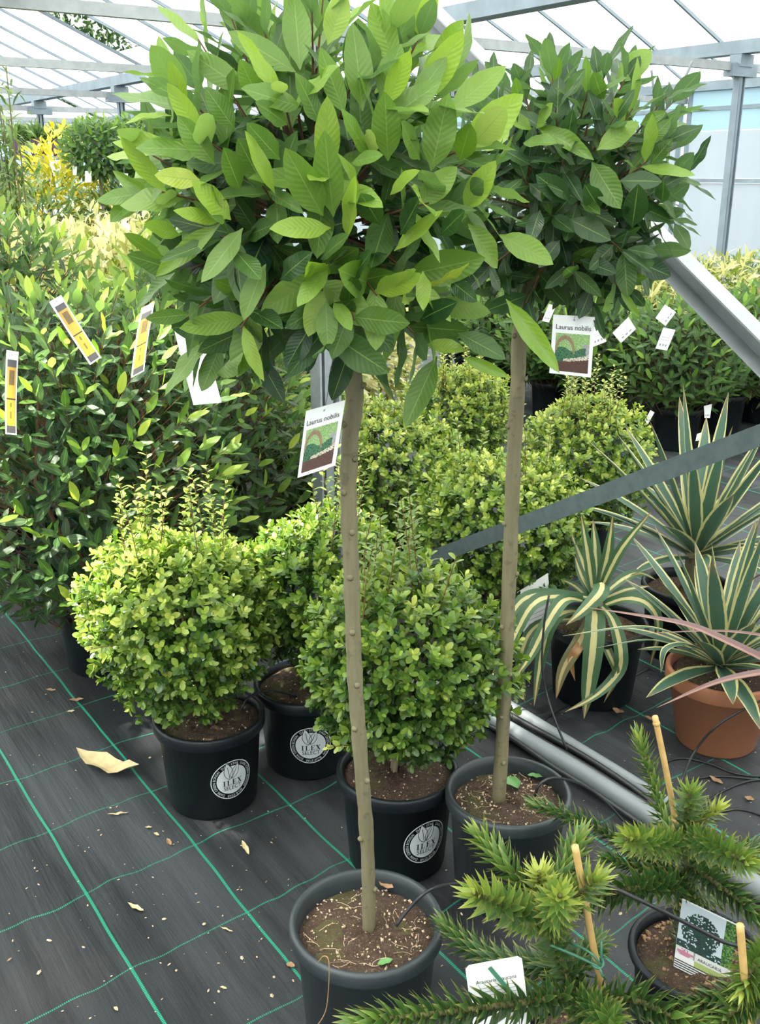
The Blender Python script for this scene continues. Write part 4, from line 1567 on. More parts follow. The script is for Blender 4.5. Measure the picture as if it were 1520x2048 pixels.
# ================================================================== SHRUBS FURTHER BACK
def cloud_shrub(name, label, cat, pos, z0, z1, rad, n, temps, lmin, lmax, mat, tlo, thi, seed, group, droop=0.0, pot=True, core=True):
    root = thing(name, label, cat, (pos[0], pos[1], 0), group)
    o = np.array(root.location)
    r = np.random.default_rng(seed)
    if pot:
        make_pot(root, min(0.16, rad * 0.6), min(0.13, rad * 0.5), 0.26, M['pot'], n=24)
    lv = Leaves(temps)
    g = Geo()
    hc, hh = (z0 + z1) / 2, (z1 - z0) / 2
    for k in range(7):
        d = unit(r.normal(size=3) * (1, 1, 0.3) + (0, 0, 0.5))
        g.tube([(0, 0, 0.2), d * (rad * 0.4, rad * 0.4, hh) + (0, 0, hc * 0.8), d * (rad * 0.85, rad * 0.85, hh * 0.9) + (0, 0, hc)], [0.008, 0.005, 0.002], 5, False)
    for k in range(n):
        d = unit(r.normal(size=3))
        f = r.uniform(0.78, 1.05) if r.random() < 0.7 else r.uniform(0.3, 0.8)
        f *= 1 + 0.12 * math.sin(5 * d[0] + seed) * math.sin(4 * d[1] + 2 * d[2])
        p = o + np.array((0, 0, hc)) + d * (rad, rad, hh) * f
        dr = d + r.normal(0, 0.55, 3) + (0, 0, 0.35 - droop)
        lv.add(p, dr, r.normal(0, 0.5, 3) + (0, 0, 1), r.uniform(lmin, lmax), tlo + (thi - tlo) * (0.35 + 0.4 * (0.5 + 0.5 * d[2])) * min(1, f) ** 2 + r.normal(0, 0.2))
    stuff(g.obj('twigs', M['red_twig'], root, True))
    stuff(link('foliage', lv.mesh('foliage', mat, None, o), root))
    return root


GS = 'golden variegated shrubs at the back'
spots = [(60, 455, 4.6, 1.22, 0.50), (170, 420, 5.4, 1.30, 0.55), (285, 430, 5.0, 1.27, 0.50), (380, 470, 5.6, 1.24, 0.5), (20, 415, 6.3, 1.27, 0.6),
         (110, 395, 7.0, 1.20, 0.6), (230, 395, 7.0, 1.24, 0.6), (330, 400, 7.2, 1.30, 0.6)]
labs = ['cream and yellow shrub nearest the left edge, over the rear bay bush', 'broad cream shrub in the middle of the left golden mass',
        'cream shrub below the hanging leaves of the nearest bay crown', 'golden shrub mostly hidden by the nearest bay crown',
        'rear golden shrub at the left edge below the bamboo', 'rear golden shrub in front of the yellow bush',
        'rear golden shrub in front of the distant clipped bay trees', 'rear golden shrub beside the nearest bay crown']
for k, (px, py, Y, zt, r) in enumerate(spots):
    q = at_y(px, py, Y)
    cloud_shrub('golden_shrub', labs[k], 'potted shrub', (q[0], Y), 0.3, zt, r, 2200, GOLD, 0.05, 0.085, M['gold'], 0.0, 1.05, 70 + k, GS)
for k, (px, Y, zt, r, lab) in enumerate(((585, 4.9, 0.97, 0.36, 'golden curly-leaved shrub left of the grey post under the bay crown'),
                                         (705, 5.6, 0.90, 0.36, 'golden curly-leaved shrub behind the grey post'))):
    q = at_y(px, 720, Y)
    cloud_shrub('golden_shrub', lab, 'potted shrub', (q[0], Y), 0.25, zt, r, 1300, GOLD, 0.06, 0.10, M['gold'], 0.25, 1.3, 90 + k, GS, droop=0.2)
for k, (px, py, Y, r, lab) in enumerate((
        (1130, 560, 7.4, 0.62, 'feathery yellow shrub directly behind the crown of the second bay tree'),
        (1250, 560, 7.0, 0.62, 'feathery yellow shrub behind the tilted white tags'),
        (1370, 540, 7.2, 0.66, 'feathery yellow shrub under the upper part of the channel brace'),
        (1490, 530, 7.6, 0.68, 'feathery yellow shrub right of the channel brace'),
        (1560, 600, 6.6, 0.6, 'feathery yellow shrub at the right edge below the channel brace'),
        (1460, 600, 8.6, 0.7, 'feathery yellow shrub furthest back by the tall pale post'),
        (1300, 600, 8.8, 0.7, 'feathery yellow shrub furthest back behind the second bay crown'))):
    q = at_y(px, py, Y)
    cloud_shrub('feathery_shrub', lab, 'shrub', (q[0], Y), 0.12, q[2] + 0.05, r, 2200, FINE, 0.07, 0.13, M['gold'], 0.0, 0.85, 110 + k, 'feathery yellow shrubs at the back right', droop=0.3, pot=False)
for k, (b, lab) in enumerate(((3.0, 'low green shrub at the wall foot near the right edge'), (4.4, 'low green shrub at the wall foot right of the tall pale post'),
                              (5.8, 'low green shrub at the wall foot left of the tall pale post'), (7.4, 'low green shrub at the wall foot, mostly behind the bay crown'))):
    q = W(10.3, b, 0)
    cloud_shrub('low_shrub', lab, 'shrub', q, 0.03, 0.62, 0.72, 1800, FINE, 0.06, 0.11, M['far'], 0.2, 1.0, 130 + k, 'low shrubs along the right wall', pot=False)

# yellow bush, distant clipped bay trees and mixed green plants on the far left
q = at_y(120, 330, 9.2)
cloud_shrub('yellow_shrub', 'bright yellow bush in front of the distant clipped bay trees', 'shrub', (q[0], 9.2), 0.6, 1.84, 0.42, 1800, GOLD, 0.06, 0.1, M['yellow'], 0.2, 1.2, 140, None)
for k, (px, py, Y, rx, lab) in enumerate(((30, 380, 8.2, 0.6, 'hazy green shrub below the bamboo at the left edge'), (330, 330, 9.8, 0.8, 'green shrub behind the left side of the nearest bay crown'),
                                          (250, 395, 8.8, 0.55, 'green shrub under the distant clipped bay trees'))):
    q = at_y(px, py, Y)
    cloud_shrub('green_shrub', lab, 'shrub', (q[0], Y), 0.2, q[2] + 0.15, rx, 1800, FINE, 0.07, 0.12, M['far'], 0.1, 0.9, 150 + k, None)
for k, (px, py, Y, lab) in enumerate(((195, 298, 8.6, 'distant clipped bay standard, left of the pair'), (272, 292, 8.9, 'distant clipped bay standard, right of the pair, partly behind leaves'))):
    q = at_y(px, py, Y)
    root = thing('potted_bay_tree', lab, 'potted tree', (q[0], Y, 0), 'distant bay standards')
    make_pot(root, 0.15, 0.12, 0.27, M['pot'], n=24)
    Geo().tube([(0, 0, 0.24), (0.01, 0, 0.9), (0, 0, q[2])], [0.016, 0.014, 0.012], 8).obj('trunk', M['bark'], root, True)
    lv = Leaves(BAYS)
    for d in fib(150, k):
        shoot(lv, None, q + d * 0.12, q + d * 0.27 * np.array((1, 1, 0.85)), 6, 0.06, 0.09, 0.1, 0.5 + 0.3 * max(0, d[2]), 0.002)
    stuff(link('foliage', lv.mesh('foliage', M['bay'], None, np.array((q[0], Y, 0))), root))
for lab, px in (('white tag hanging under the left distant bay standard', [(170, 342), (183, 342), (183, 365), (170, 365)]),
                ('white tag hanging under the right distant bay standard', [(240, 347), (256, 347), (256, 370), (240, 370)]),
                ('narrow white tag beside the yellow bush', [(145, 333), (154, 333), (153, 350), (146, 350)])):
    c = [at_y(x, y, 8.4) for x, y in px]
    P = Patch(*c)
    o = sum(c) / 4
    t = thing('plant_tag', lab, 'tag', o, 'white tags on the distant standards')
    card_sheet('card', P, M['white_card'], t, o, 1, 1)
    Geo().tube([P(0.5, 1.0) - o, P(0.5, 1.6) - o], 0.002, 4).obj('string', M['pipe'], t)
# bamboo
q = at_y(20, 300, 6.6)
root = thing('bamboo', 'wispy tall bamboo at the upper left edge', 'bamboo', (q[0], 6.6, 0))
make_pot(root, 0.17, 0.14, 0.28, M['pot'], n=24)
lv = Leaves(FINE)
for k in range(9):
    a = random.uniform(0, 6.28)
    r = random.uniform(0, 0.30)
    base = np.array((0.08 * math.cos(a), 0.08 * math.sin(a), 0.22))
    top = np.array((r * math.cos(a) * 0.9, r * math.sin(a), random.uniform(1.7, 2.25)))
    mid = (base + top) / 2 + rng.normal(0, 0.02, 3)
    Geo().tube(spline([base, mid, top], 4), 0.0045, 5).obj('culm', M['twig'], root, True)
    for j in range(80):
        t = random.uniform(0.35, 1.0)
        p = base + (top - base) * t
        d = random.uniform(0, 6.28)
        lv.add(p + np.array(root.location) + rng.normal(0, 0.05, 3), (math.cos(d), math.sin(d), random.uniform(-0.5, 0.3)), (0, 0, 1), random.uniform(0.06, 0.12), random.uniform(0.3, 1.0))
stuff(link('foliage', lv.mesh('foliage', M['far'], None, np.array(root.location)), root))
# pots of grassy plants on a far bench
q = at_y(118, 292, 13.0)
t = thing('bench', 'far bench with purple pots of grassy plants at the left', 'bench', (q[0], 13.0, 0))
g = Geo()
g.box((0, 0, q[2] - 0.14), (0.75, 0, 0), (0, 0.25, 0), (0, 0, 0.02))
g.obj('bench_top', M['gutter'], t)
for sx in (-0.65, 0.65):
    Geo().box((sx, 0, (q[2] - 0.16) / 2), (0.03, 0, 0), (0, 0.2, 0), (0, 0, (q[2] - 0.16) / 2)).obj('leg', M['gutter'], t)
for k in range(5):
    x = -0.52 + 0.26 * k
    root = thing('potted_grass', 'purple pot with tufty green plant on the far bench', 'potted plant', (q[0] + x, 13.0, q[2] - 0.12), 'purple pots on the far bench')
    g = Geo().lathe([(0, 0), (0.08, 0), (0.11, 0.2), (0.095, 0.2), (0.09, 0.17), (0, 0.17)], 16)
    g.obj('pot', M['cloth'], root, True)
    lv = Leaves(FINE)
    for j in range(220):
        d = unit(rng.normal(size=3) * (1, 1, 0.6) + (0, 0, 0.5))
        lv.add(np.array(root.location) + (0, 0, 0.2) + d * 0.13 * random.random(), d, rng.normal(size=3), random.uniform(0.08, 0.15), random.uniform(0.2, 0.9))
    stuff(link('foliage', lv.mesh('foliage', M['far'], None, np.array(root.location)), root))
# a tree outside, seen through the open vent
if vent:
    d = ray(190, 55)
    q = CAM + d * 31.0
    root = thing('tree', 'dark green tree outside, glimpsed through the open roof vent', 'tree', (q[0], q[1], 0))
    Geo().tube([(0, 0, 0), (0.1, 0, q[2] * 0.4), (0, 0, q[2] * 0.75)], [0.22, 0.18, 0.1], 8).obj('trunk', M['bark'], root, True)
    lv = Leaves(BAYS)
    r = np.random.default_rng(5)
    for k in range(6000):
        dd = unit(r.normal(size=3))
        lv.add(q + dd * np.array((3.4, 3.4, 2.6)) * r.uniform(0.4, 1.0) ** 0.5, dd + r.normal(0, 0.6, 3), r.normal(size=3), r.uniform(0.2, 0.36), r.uniform(0.05, 0.5))
    stuff(link('foliage', lv.mesh('foliage', M['far'], None, np.array(root.location)), root))


# ================================================================== YUCCAS
def strap(name, pts, width, mat, parent, o, tint_tip=0.0, fold=0.25, cols=4, n=5, hint=None, point=2.2, dead=0.0):
    sp = spline(pts, n)
    m_ = len(sp)
    vs, qs, uv, tn = [], [], [], []
    prev = None
    for i in range(m_):
        d = unit(sp[min(i + 1, m_ - 1)] - sp[max(i - 1, 0)])
        h = np.asarray(hint if hint is not None else (0, 0, 1), float)
        x = np.cross(d, h)
        if np.linalg.norm(x) < 0.15:
            x = prev if prev is not None else np.cross(d, (0, -1, 0.1))
        x = unit(x)
        if prev is not None and np.dot(x, prev) < 0:
            x = -x
        if prev is not None:
            x = unit(0.5 * x + 0.5 * prev)
        prev = x
        nn = np.cross(x, d)
        t = i / (m_ - 1)
        w = width * min(1.0, 0.55 + 1.4 * t) * (1 - max(0, (t - 0.35) / 0.65) ** point) if t < 1 else 0.0006
        w = max(w, 0.0006)
        for j in range(cols + 1):
            u = 2 * j / cols - 1
            vs.append(sp[i] + x * u * w / 2 + nn * fold * w * (abs(u) - 0.5) * (1 - 0.3 * t) - o)
            uv.append((u, t))
            tn.append(min(1.0, dead + (tint_tip * max(0, (t - 0.8) / 0.2))))
    for i in range(m_ - 1):
        for j in range(cols):
            a = i * (cols + 1) + j
            qs.append((a, a + 1, a + cols + 2, a + cols + 1))
    return link(name, quad_mesh(name, vs, qs, mat, uv, tn), parent)


def rosette(root, o, c, n, lmin, lmax, width, mat, seed, e0=1.45, e1=0.15, droop=0.1, stiff=True):
    rs = random.Random(seed)
    for k in range(n):
        t = k / (n - 1)
        az = k * 2.39996 + rs.uniform(-0.15, 0.15)
        el = e0 + (e1 - e0) * t ** 0.8 + rs.uniform(-0.08, 0.08)
        L = rs.uniform(lmin, lmax) * (0.8 + 0.2 * math.sin(math.pi * min(1, t + 0.25)))
        h = np.array((math.cos(az), math.sin(az), 0))
        b = c + h * 0.012 + np.array((0, 0, 0.04 * (1 - t)))
        d = h * math.cos(el) + np.array((0, 0, math.sin(el)))
        dr = droop * L * (0.4 + t) * math.cos(el)
        pts = [b, b + d * L * 0.35 + (0, 0, 0.0), b + d * L * 0.7 - np.array((0, 0, dr * 0.35)), b + d * L - np.array((0, 0, dr))]
        pts = [p if p[2] > 0.01 else np.array((p[0], p[1], 0.012)) for p in pts]
        hint = -h * math.sin(el) + np.array((0, 0, math.cos(el) + 0.05))
        strap('leaf', pts, width * rs.uniform(0.85, 1.15), mat, root, o, 0.5, hint=hint)


tp = np.array((0.968, 2.526, 0))
root = thing('potted_yucca', 'yucca with cream-edged sword leaves in a terracotta pot', 'potted plant', tp)
o = tp
pot, soil, zs = make_pot(root, 0.157, 0.110, 0.232, M['terracotta'], lip=0.012, lip_h=0.045, soil_drop=0.025, n=56)
grit(soil, 0.13, zs, 80)
rosette(root, o, tp + np.array((-0.01, 0, zs + 0.02)), 38, 0.34, 0.47, 0.046, M['yucca'], 5, 1.42, 0.12, 0.12)
for px, Y, w in (([(1395, 1300), (1350, 1290), (1290, 1280), (1192, 1296)], (2.5, 2.45, 2.4, 2.35), 0.012),
                 ([(1400, 1296), (1350, 1268), (1270, 1254), (1125, 1272)], (2.5, 2.45, 2.4, 2.3), 0.020),
                 ([(1405, 1300), (1370, 1288), (1330, 1300), (1322, 1345)], (2.5, 2.42, 2.36, 2.34), 0.024)):
    strap('leaf', [at_y(x, y, yy) for (x, y), yy in zip(px, Y)], w, M['yucca'], root, o, 0.2)

yp = on_ground(1375, 1165, 0.25)
yp[2] = 0
root = thing('potted_yucca', 'cream-edged yucca in a black pot behind the terracotta one', 'potted plant', yp)
pot, soil, zs = make_pot(root, 0.15, 0.12, 0.25, M['pot'])
rosette(root, yp, yp + np.array((0.02, 0, zs + 0.12)), 36, 0.42, 0.58, 0.052, M['yucca'], 9, 1.45, 0.2, 0.1)
Geo().tube([yp * 0 + (0.02, 0, zs - 0.01), (0.02, 0, zs + 0.14)], [0.03, 0.035], 10).obj('trunk', M['bark'], root, True)

dp = on_ground(1195, 1240, 0.25)
dp[2] = 0
root = thing('potted_yucca', 'drooping yucca with cream-centred strap leaves in a black pot', 'potted plant', dp)
pot, soil, zs = make_pot(root, 0.155, 0.122, 0.25, M['pot'])
grit(soil, 0.13, zs, 40)
Y0 = dp[1]
Geo().tube([(-0.01, 0, zs - 0.01), (-0.012, 0, zs + 0.09)], [0.022, 0.026], 10).obj('trunk', M['bark'], root, True)
for px, dy, w, dead in (
        ([(1182, 1195), (1100, 1187), (1045, 1200), (1005, 1262), (972, 1330)], (0, -.05, -.1, -.14, -.18), .030, 0),
        ([(1180, 1200), (1112, 1192), (1062, 1212), (1020, 1290), (978, 1362)], (0, -.07, -.13, -.17, -.20), .034, 0),
        ([(1178, 1204), (1132, 1198), (1098, 1240), (1060, 1312), (1022, 1368)], (0, -.10, -.16, -.2, -.22), .034, 0),
        ([(1176, 1222), (1125, 1225), (1095, 1262), (1078, 1340), (1068, 1412)], (0, -.1, -.16, -.18, -.2), .034, 0),
        ([(1160, 1235), (1075, 1250), (1042, 1310), (1044, 1375), (1050, 1405)], (0, -.06, -.1, -.12, -.12), .026, .05),
        ([(1192, 1205), (1202, 1168), (1200, 1186), (1165, 1222), (1132, 1250)], (0, -.06, -.14, -.17, -.19), .040, 0),
        ([(1188, 1218), (1190, 1232), (1186, 1300), (1176, 1380), (1168, 1438)], (0, -.13, -.19, -.21, -.23), .050, 0),
        ([(1200, 1208), (1226, 1240), (1241, 1300), (1236, 1345), (1190, 1392), (1130, 1424)], (0, -.12, -.18, -.19, -.22, -.25), .034, 0),
        ([(1202, 1212), (1252, 1196), (1296, 1208), (1317, 1250), (1300, 1334)], (0, -.04, -.08, -.1, -.1), .034, 0),
        ([(1184, 1226), (1160, 1282), (1126, 1340), (1112, 1398)], (0, -.16, -.19, -.2), .034, .35),
        ([(1184, 1236), (1160, 1290), (1142, 1320), (1150, 1362)], (0, -.17, -.185, -.19), .022, 1.0),
        ([(1190, 1240), (1215, 1300), (1232, 1350), (1208, 1405)], (0, -.16, -.19, -.2), .022, .1),
        ([(1186, 1188), (1176, 1110), (1162, 1028)], (0, 0, 0), .030, 0), ([(1190, 1186), (1191, 1110), (1186, 1038)], (0, .03, .05), .030, 0),
        ([(1194, 1186), (1214, 1116), (1226, 1030)], (0, .02, .02), .030, 0), ([(1198, 1186), (1240, 1102), (1302, 1024)], (0, -.03, -.06), .026, 0),
        ([(1200, 1196), (1245, 1158), (1282, 1146), (1312, 1160)], (0, .06, .1, .12), .026, 0), ([(1200, 1200), (1250, 1180), (1300, 1172)], (0, .04, .06), .022, 0),
        ([(1182, 1204), (1150, 1172), (1108, 1152)], (0, .05, .1), .020, 0), ([(1186, 1196), (1162, 1148), (1150, 1112)], (0, .05, .09), .024, 0),
        ([(1186, 1190), (1168, 1130), (1140, 1060)], (0, .08, .14), .028, 0)):
    strap('leaf', [at_y(x, y, Y0 + e) for (x, y), e in zip(px, dy)], w * 1.22, M['yucca_mid'], root, dp, 0.6, hint=(0, -0.6, 0.8), dead=dead)

bp = np.array((1.36, 2.15, 0))
root = thing('bronze_flax', 'bronze strap leaves arching in from the right edge', 'potted plant', bp)
make_pot(root, 0.14, 0.115, 0.24, M['pot'])
for px, Y, w in (([(1600, 1370), (1530, 1322), (1450, 1282), (1380, 1252), (1300, 1235), (1170, 1214)], (2.12, 2.14, 2.18, 2.22, 2.24, 2.26), 0.040),
                 ([(1600, 1340), (1530, 1345), (1430, 1366), (1312, 1416)], (2.1, 2.08, 2.06, 2.05), 0.030),
                 ([(1610, 1290), (1530, 1272), (1430, 1262), (1270, 1268)], (2.16, 2.2, 2.24, 2.3), 0.018),
                 ([(1600, 1300), (1560, 1200), (1530, 1150), (1490, 1170)], (2.16, 2.2, 2.24, 2.3), 0.03)):
    strap('leaf', [bp + (-0.02, 0, 0.23)] + [at_y(x, y, yy) for (x, y), yy in zip(px, Y)], w, M['bronze'], root, bp, 0.3)


# ================================================================== MONKEY PUZZLES
def puzzle(label, base, soil_z, branches, r_top, pot_h, seed, has_pot=True):
    root = thing('potted_monkey_puzzle', label, 'potted tree', (base[0], base[1], 0), 'young monkey puzzle trees')
    o = np.array(root.location)
    pot, soil, zs = make_pot(root, r_top, r_top * 0.78, pot_h, M['pot'], lip_h=0.016, soil_drop=0.018)
    grit(soil, r_top * 0.8, zs, 160, M['dry_brown'], 0.002, 0.007, name='moss_and_grit')
    rs = np.random.default_rng(seed)
    for pts, ln, tint, name in branches:
        sp = spline([np.asarray(p) for p in pts], 8)
        seg = [0]
        for a, b in zip(sp[:-1], sp[1:]):
            seg.append(seg[-1] + np.linalg.norm(b - a))
        L = seg[-1]
        g = Geo()
        g.tube([p - o for p in sp], [0.0055 * (1 - 0.5 * i / len(sp)) for i in range(len(sp))], 7)
        br = g.obj(name, M['twig'], root, True)
        lv = Leaves(NEEDLE)
        n = int(L / 0.0021) + 30
        az = 0.0
        for k in range(n):
            s = (k / n) ** 0.93
            dist = s * L
            i = min(len(sp) - 2, int(np.searchsorted(seg, dist, side='right') - 1))
            f = (dist - seg[i]) / max(1e-6, seg[i + 1] - seg[i])
            p = sp[i] + (sp[i + 1] - sp[i]) * f
            d = unit(sp[i + 1] - sp[i])
            x = unit(np.cross(d, (0.2, 0.3, 0.93)))
            y = np.cross(d, x)
            az += 2.39996
            op = 1.12 - 0.62 * max(0, (s - 0.80) / 0.20) + rs.normal(0, 0.1)
            pr = math.cos(az) * x + math.sin(az) * y
            dr = d * math.cos(op) + pr * math.sin(op)
            nm = d * math.sin(op) - pr * math.cos(op)
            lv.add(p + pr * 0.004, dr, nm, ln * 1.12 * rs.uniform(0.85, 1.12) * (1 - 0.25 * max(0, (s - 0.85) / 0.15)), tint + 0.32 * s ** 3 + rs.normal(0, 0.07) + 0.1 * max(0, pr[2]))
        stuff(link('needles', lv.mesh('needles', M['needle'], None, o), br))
    return root, o, zs


def pyx(*rows):
    return [at_y(x, y, Y) for x, y, Y in rows]


mb = np.array((0.335, 1.27))
mt = at_y(1085, 1775, 1.27)
mz = 0.2
puz_m, mo, _ = puzzle('monkey puzzle tree in front at the bottom, tied to a leaning cane', mb, mz, [
    ([(mb[0], mb[1], 0.17)] + pyx((1165, 2030, 1.26), (1125, 1930, 1.26), (1095, 1840, 1.26), (1083, 1775, 1.27)), 0.036, 0.42, 'trunk'),
    (pyx((1078, 1800, 1.27), (1020, 1740, 1.31), (985, 1700, 1.35), (950, 1662, 1.38)), 0.034, 0.50, 'branch'),
    (pyx((1092, 1800, 1.28), (1130, 1735, 1.34), (1165, 1668, 1.40)), 0.034, 0.46, 'branch'),
    (pyx((1092, 1840, 1.25), (1040, 1825, 1.19), (985, 1802, 1.16), (945, 1785, 1.14)), 0.036, 0.62, 'branch'),
    (pyx((1100, 1810, 1.25), (1150, 1790, 1.22), (1200, 1752, 1.21)), 0.034, 0.66, 'branch'),
    (pyx((1104, 1850, 1.24), (1112, 1815, 1.17), (1120, 1790, 1.12)), 0.034, 0.58, 'branch'),
    (pyx((1082, 1790, 1.27), (1080, 1762, 1.27), (1078, 1742, 1.27)), 0.028, 0.92, 'leader_shoot'),
    (pyx((1110, 1930, 1.27), (1010, 1925, 1.34), (940, 1890, 1.40), (885, 1845, 1.44)), 0.034, 0.22, 'branch'),
    (pyx((1140, 1992, 1.22), (1040, 2006, 1.16), (900, 2024, 1.12), (790, 2036, 1.10), (705, 2044, 1.09)), 0.038, 0.40, 'branch'),
    (pyx((1160, 2010, 1.22), (1260, 2000, 1.18), (1340, 2030, 1.14), (1420, 2060, 1.12)), 0.040, 0.34, 'branch'),
    (pyx((1160, 2005, 1.22), (1200, 2030, 1.14), (1230, 2060, 1.08)), 0.036, 0.40, 'branch'),
    (pyx((1140, 1950, 1.27), (1180, 1900, 1.32), (1200, 1880, 1.36)), 0.030, 0.3, 'branch'),
], 0.115, 0.19, 41)
rb = on_ground(1395, 1900, 0.2)
puz_r, ro, _ = puzzle('monkey puzzle tree at right in a wide black pot with picture tag', rb, 0.2, [
    ([(rb[0] - 0.02, rb[1] + 0.02, 0.18)] + pyx((1372, 1800, 1.5), (1372, 1720, 1.5), (1368, 1640, 1.5)), 0.030, 0.28, 'trunk'),
    (pyx((1362, 1700, 1.52), (1335, 1650, 1.60), (1305, 1560, 1.68), (1275, 1465, 1.74)), 0.030, 0.50, 'branch'),
    (pyx((1372, 1660, 1.5), (1378, 1610, 1.49), (1380, 1580, 1.48)), 0.032, 0.56, 'leader_shoot'),
    (pyx((1376, 1660, 1.5), (1405, 1640, 1.50), (1440, 1612, 1.5)), 0.026, 0.80, 'branch'),
    (pyx((1366, 1690, 1.48), (1310, 1685, 1.40), (1250, 1678, 1.34)), 0.032, 0.58, 'branch'),
    (pyx((1378, 1680, 1.48), (1430, 1695, 1.38), (1500, 1728, 1.30)), 0.034, 0.54, 'branch'),
    (pyx((1360, 1735, 1.52), (1260, 1690, 1.64), (1160, 1640, 1.70), (1062, 1606, 1.76)), 0.030, 0.24, 'branch'),
    (pyx((1362, 1745, 1.5), (1290, 1735, 1.52), (1210, 1716, 1.54)), 0.030, 0.22, 'branch'),
    (pyx((1366, 1770, 1.49), (1280, 1775, 1.40), (1190, 1795, 1.36), (1150, 1815, 1.34)), 0.036, 0.28, 'branch'),
    (pyx((1380, 1730, 1.5), (1450, 1780, 1.42), (1540, 1850, 1.36)), 0.036, 0.30, 'branch'),
    (pyx((1382, 1740, 1.52), (1450, 1720, 1.6), (1540, 1690, 1.68)), 0.030, 0.2, 'branch'),
    (pyx((1375, 1760, 1.52), (1400, 1790, 1.58), (1440, 1800, 1.62)), 0.030, 0.16, 'branch'),
], 0.124, 0.2, 42)
eb = np.array((0.70, 1.18))
puz_e, eo, _ = puzzle('monkey puzzle tree cut off by the bottom right corner', eb, 0.2, [
    ([(eb[0], eb[1], 0.17)] + pyx((1560, 1950, 1.2), (1560, 1850, 1.2)), 0.034, 0.4, 'trunk'),
    (pyx((1560, 1960, 1.2), (1500, 2000, 1.12), (1430, 2050, 1.08)), 0.034, 0.36, 'branch'),
    (pyx((1560, 1900, 1.2), (1510, 1930, 1.14), (1480, 1990, 1.10)), 0.032, 0.55, 'branch'),
    (pyx((1560, 1960, 1.2), (1440, 1990, 1.22), (1330, 2040, 1.2)), 0.034, 0.3, 'branch'),
    (pyx((1560, 1850, 1.2), (1600, 1800, 1.24), (1620, 1780, 1.26)), 0.032, 0.45, 'branch'),
], 0.115, 0.19, 43)


def cane(label, px, r=0.0055, knots=(0.4,)):
    p = [at_y(x, y, Y) for x, y, Y in px]
    o = p[-1]
    t = thing('bamboo_cane', label, 'cane', o, 'bamboo canes of the monkey puzzles')
    sp = spline(p, 8)
    Geo().tube([q - o for q in sp], r, 9).obj('cane_stem', M['cane'], t, True)
    for k in knots:
        q = sp[int(k * (len(sp) - 1))] - o
        d = unit(sp[1] - sp[0])
        Geo().tube([q - d * 0.004, q - d * 0.0015, q + d * 0.0015, q + d * 0.004], [r * 1.0, r * 1.22, r * 1.22, r * 1.0], 9).obj('cane_joint', M['cane'], t, True)
    return t, sp


t, csp = cane('bamboo cane leaning over the front monkey puzzle tree', [(1150, 1692, 1.22), (1168, 1790, 1.22), (1192, 1920, 1.23), (1215, 2015, 1.24), (1228, 2075, 1.25)], knots=(0.3,))
cane('bamboo cane standing at the rear of the right monkey puzzle tree', [(1310, 1433, 1.55), (1332, 1540, 1.55), (1350, 1640, 1.55), (1362, 1760, 1.53), (1366, 1830, 1.50)], knots=(0.06, 0.5))
cane('pale bamboo cane at the bottom right corner', [(1480, 1850, 1.12), (1489, 1960, 1.12), (1496, 2048, 1.12), (1500, 2100, 1.12)], knots=(0.45,))
# green tie from trunk to cane
a, b = at_y(1195, 1925, 1.225), at_y(1100, 1890, 1.25)
g = Geo()
g.tube(spline([b, (a + b) / 2 + (0, 0, -0.002), a + (0.0, -0.008, 0)], 4), 0.0022, 6)
g2 = at_y(1140, 1885, 1.25)
t = thing('plant_tie', 'green tie knotted round the front leaning cane', 'tie', a)
for v in range(len(g.v)):
    g.v[v] = g.v[v] - a
g.obj('strap', M['tie'], t, True)
Geo().tube([p - a for p in spline([g2, at_y(1180, 1905, 1.22), a + (0.004, -0.008, 0.002)], 4)], 0.002, 6).obj('strap', M['tie'], t, True)
ring = [np.array((0.0085 * math.cos(k), 0.0085 * math.sin(k), 0.003 * math.sin(k))) for k in np.linspace(0, 6.283, 14)]
Geo().tube(ring, 0.0024, 6).obj('knot', M['tie'], t, True)
Geo().tube([(0, -0.008, 0), (0.006, -0.012, -0.014), (0.012, -0.012, -0.02)], 0.002, 6).obj('tail', M['tie'], t, True)
Geo().tube([(0.004, -0.006, 0), (0.003, -0.008, 0.02), (0.001, -0.006, 0.045)], 0.0018, 6).obj('tail', M['tie'], t, True)

# white name card in the front monkey puzzle
c = pyx((930, 1932, 1.20), (1043, 1911, 1.19), (1062, 2060, 1.16), (950, 2080, 1.17))
o = sum(c) / 4
t = thing('name_card', 'white rounded name card with painted stake shadow in the front monkey puzzle', 'tag', o)
P = Patch(*c)
card_sheet('card', P, M['white_card'], t, o, 6, 24, round_c=0.006)
card_text('lettering', P, 'Araucaria araucana', 0.15, 0.73, 0.72, M['ink'], t, o)
card_rects('small_print', P, [(0.22, 0.66 - 0.05 * k, 0.84, 0.667 - 0.05 * k) for k in range(3)], M['grey_ink'], t, o)
s0, s1 = P(0.43, 0.94, 0.004) - o, P(0.80, 0.50, 0.006) - o
Geo().beam(s0, s1, 0.0065, 0.0012, P.n).obj('stake_shadow', M['tie'], t)  # dark green strip standing in for a stake's shadow on the card

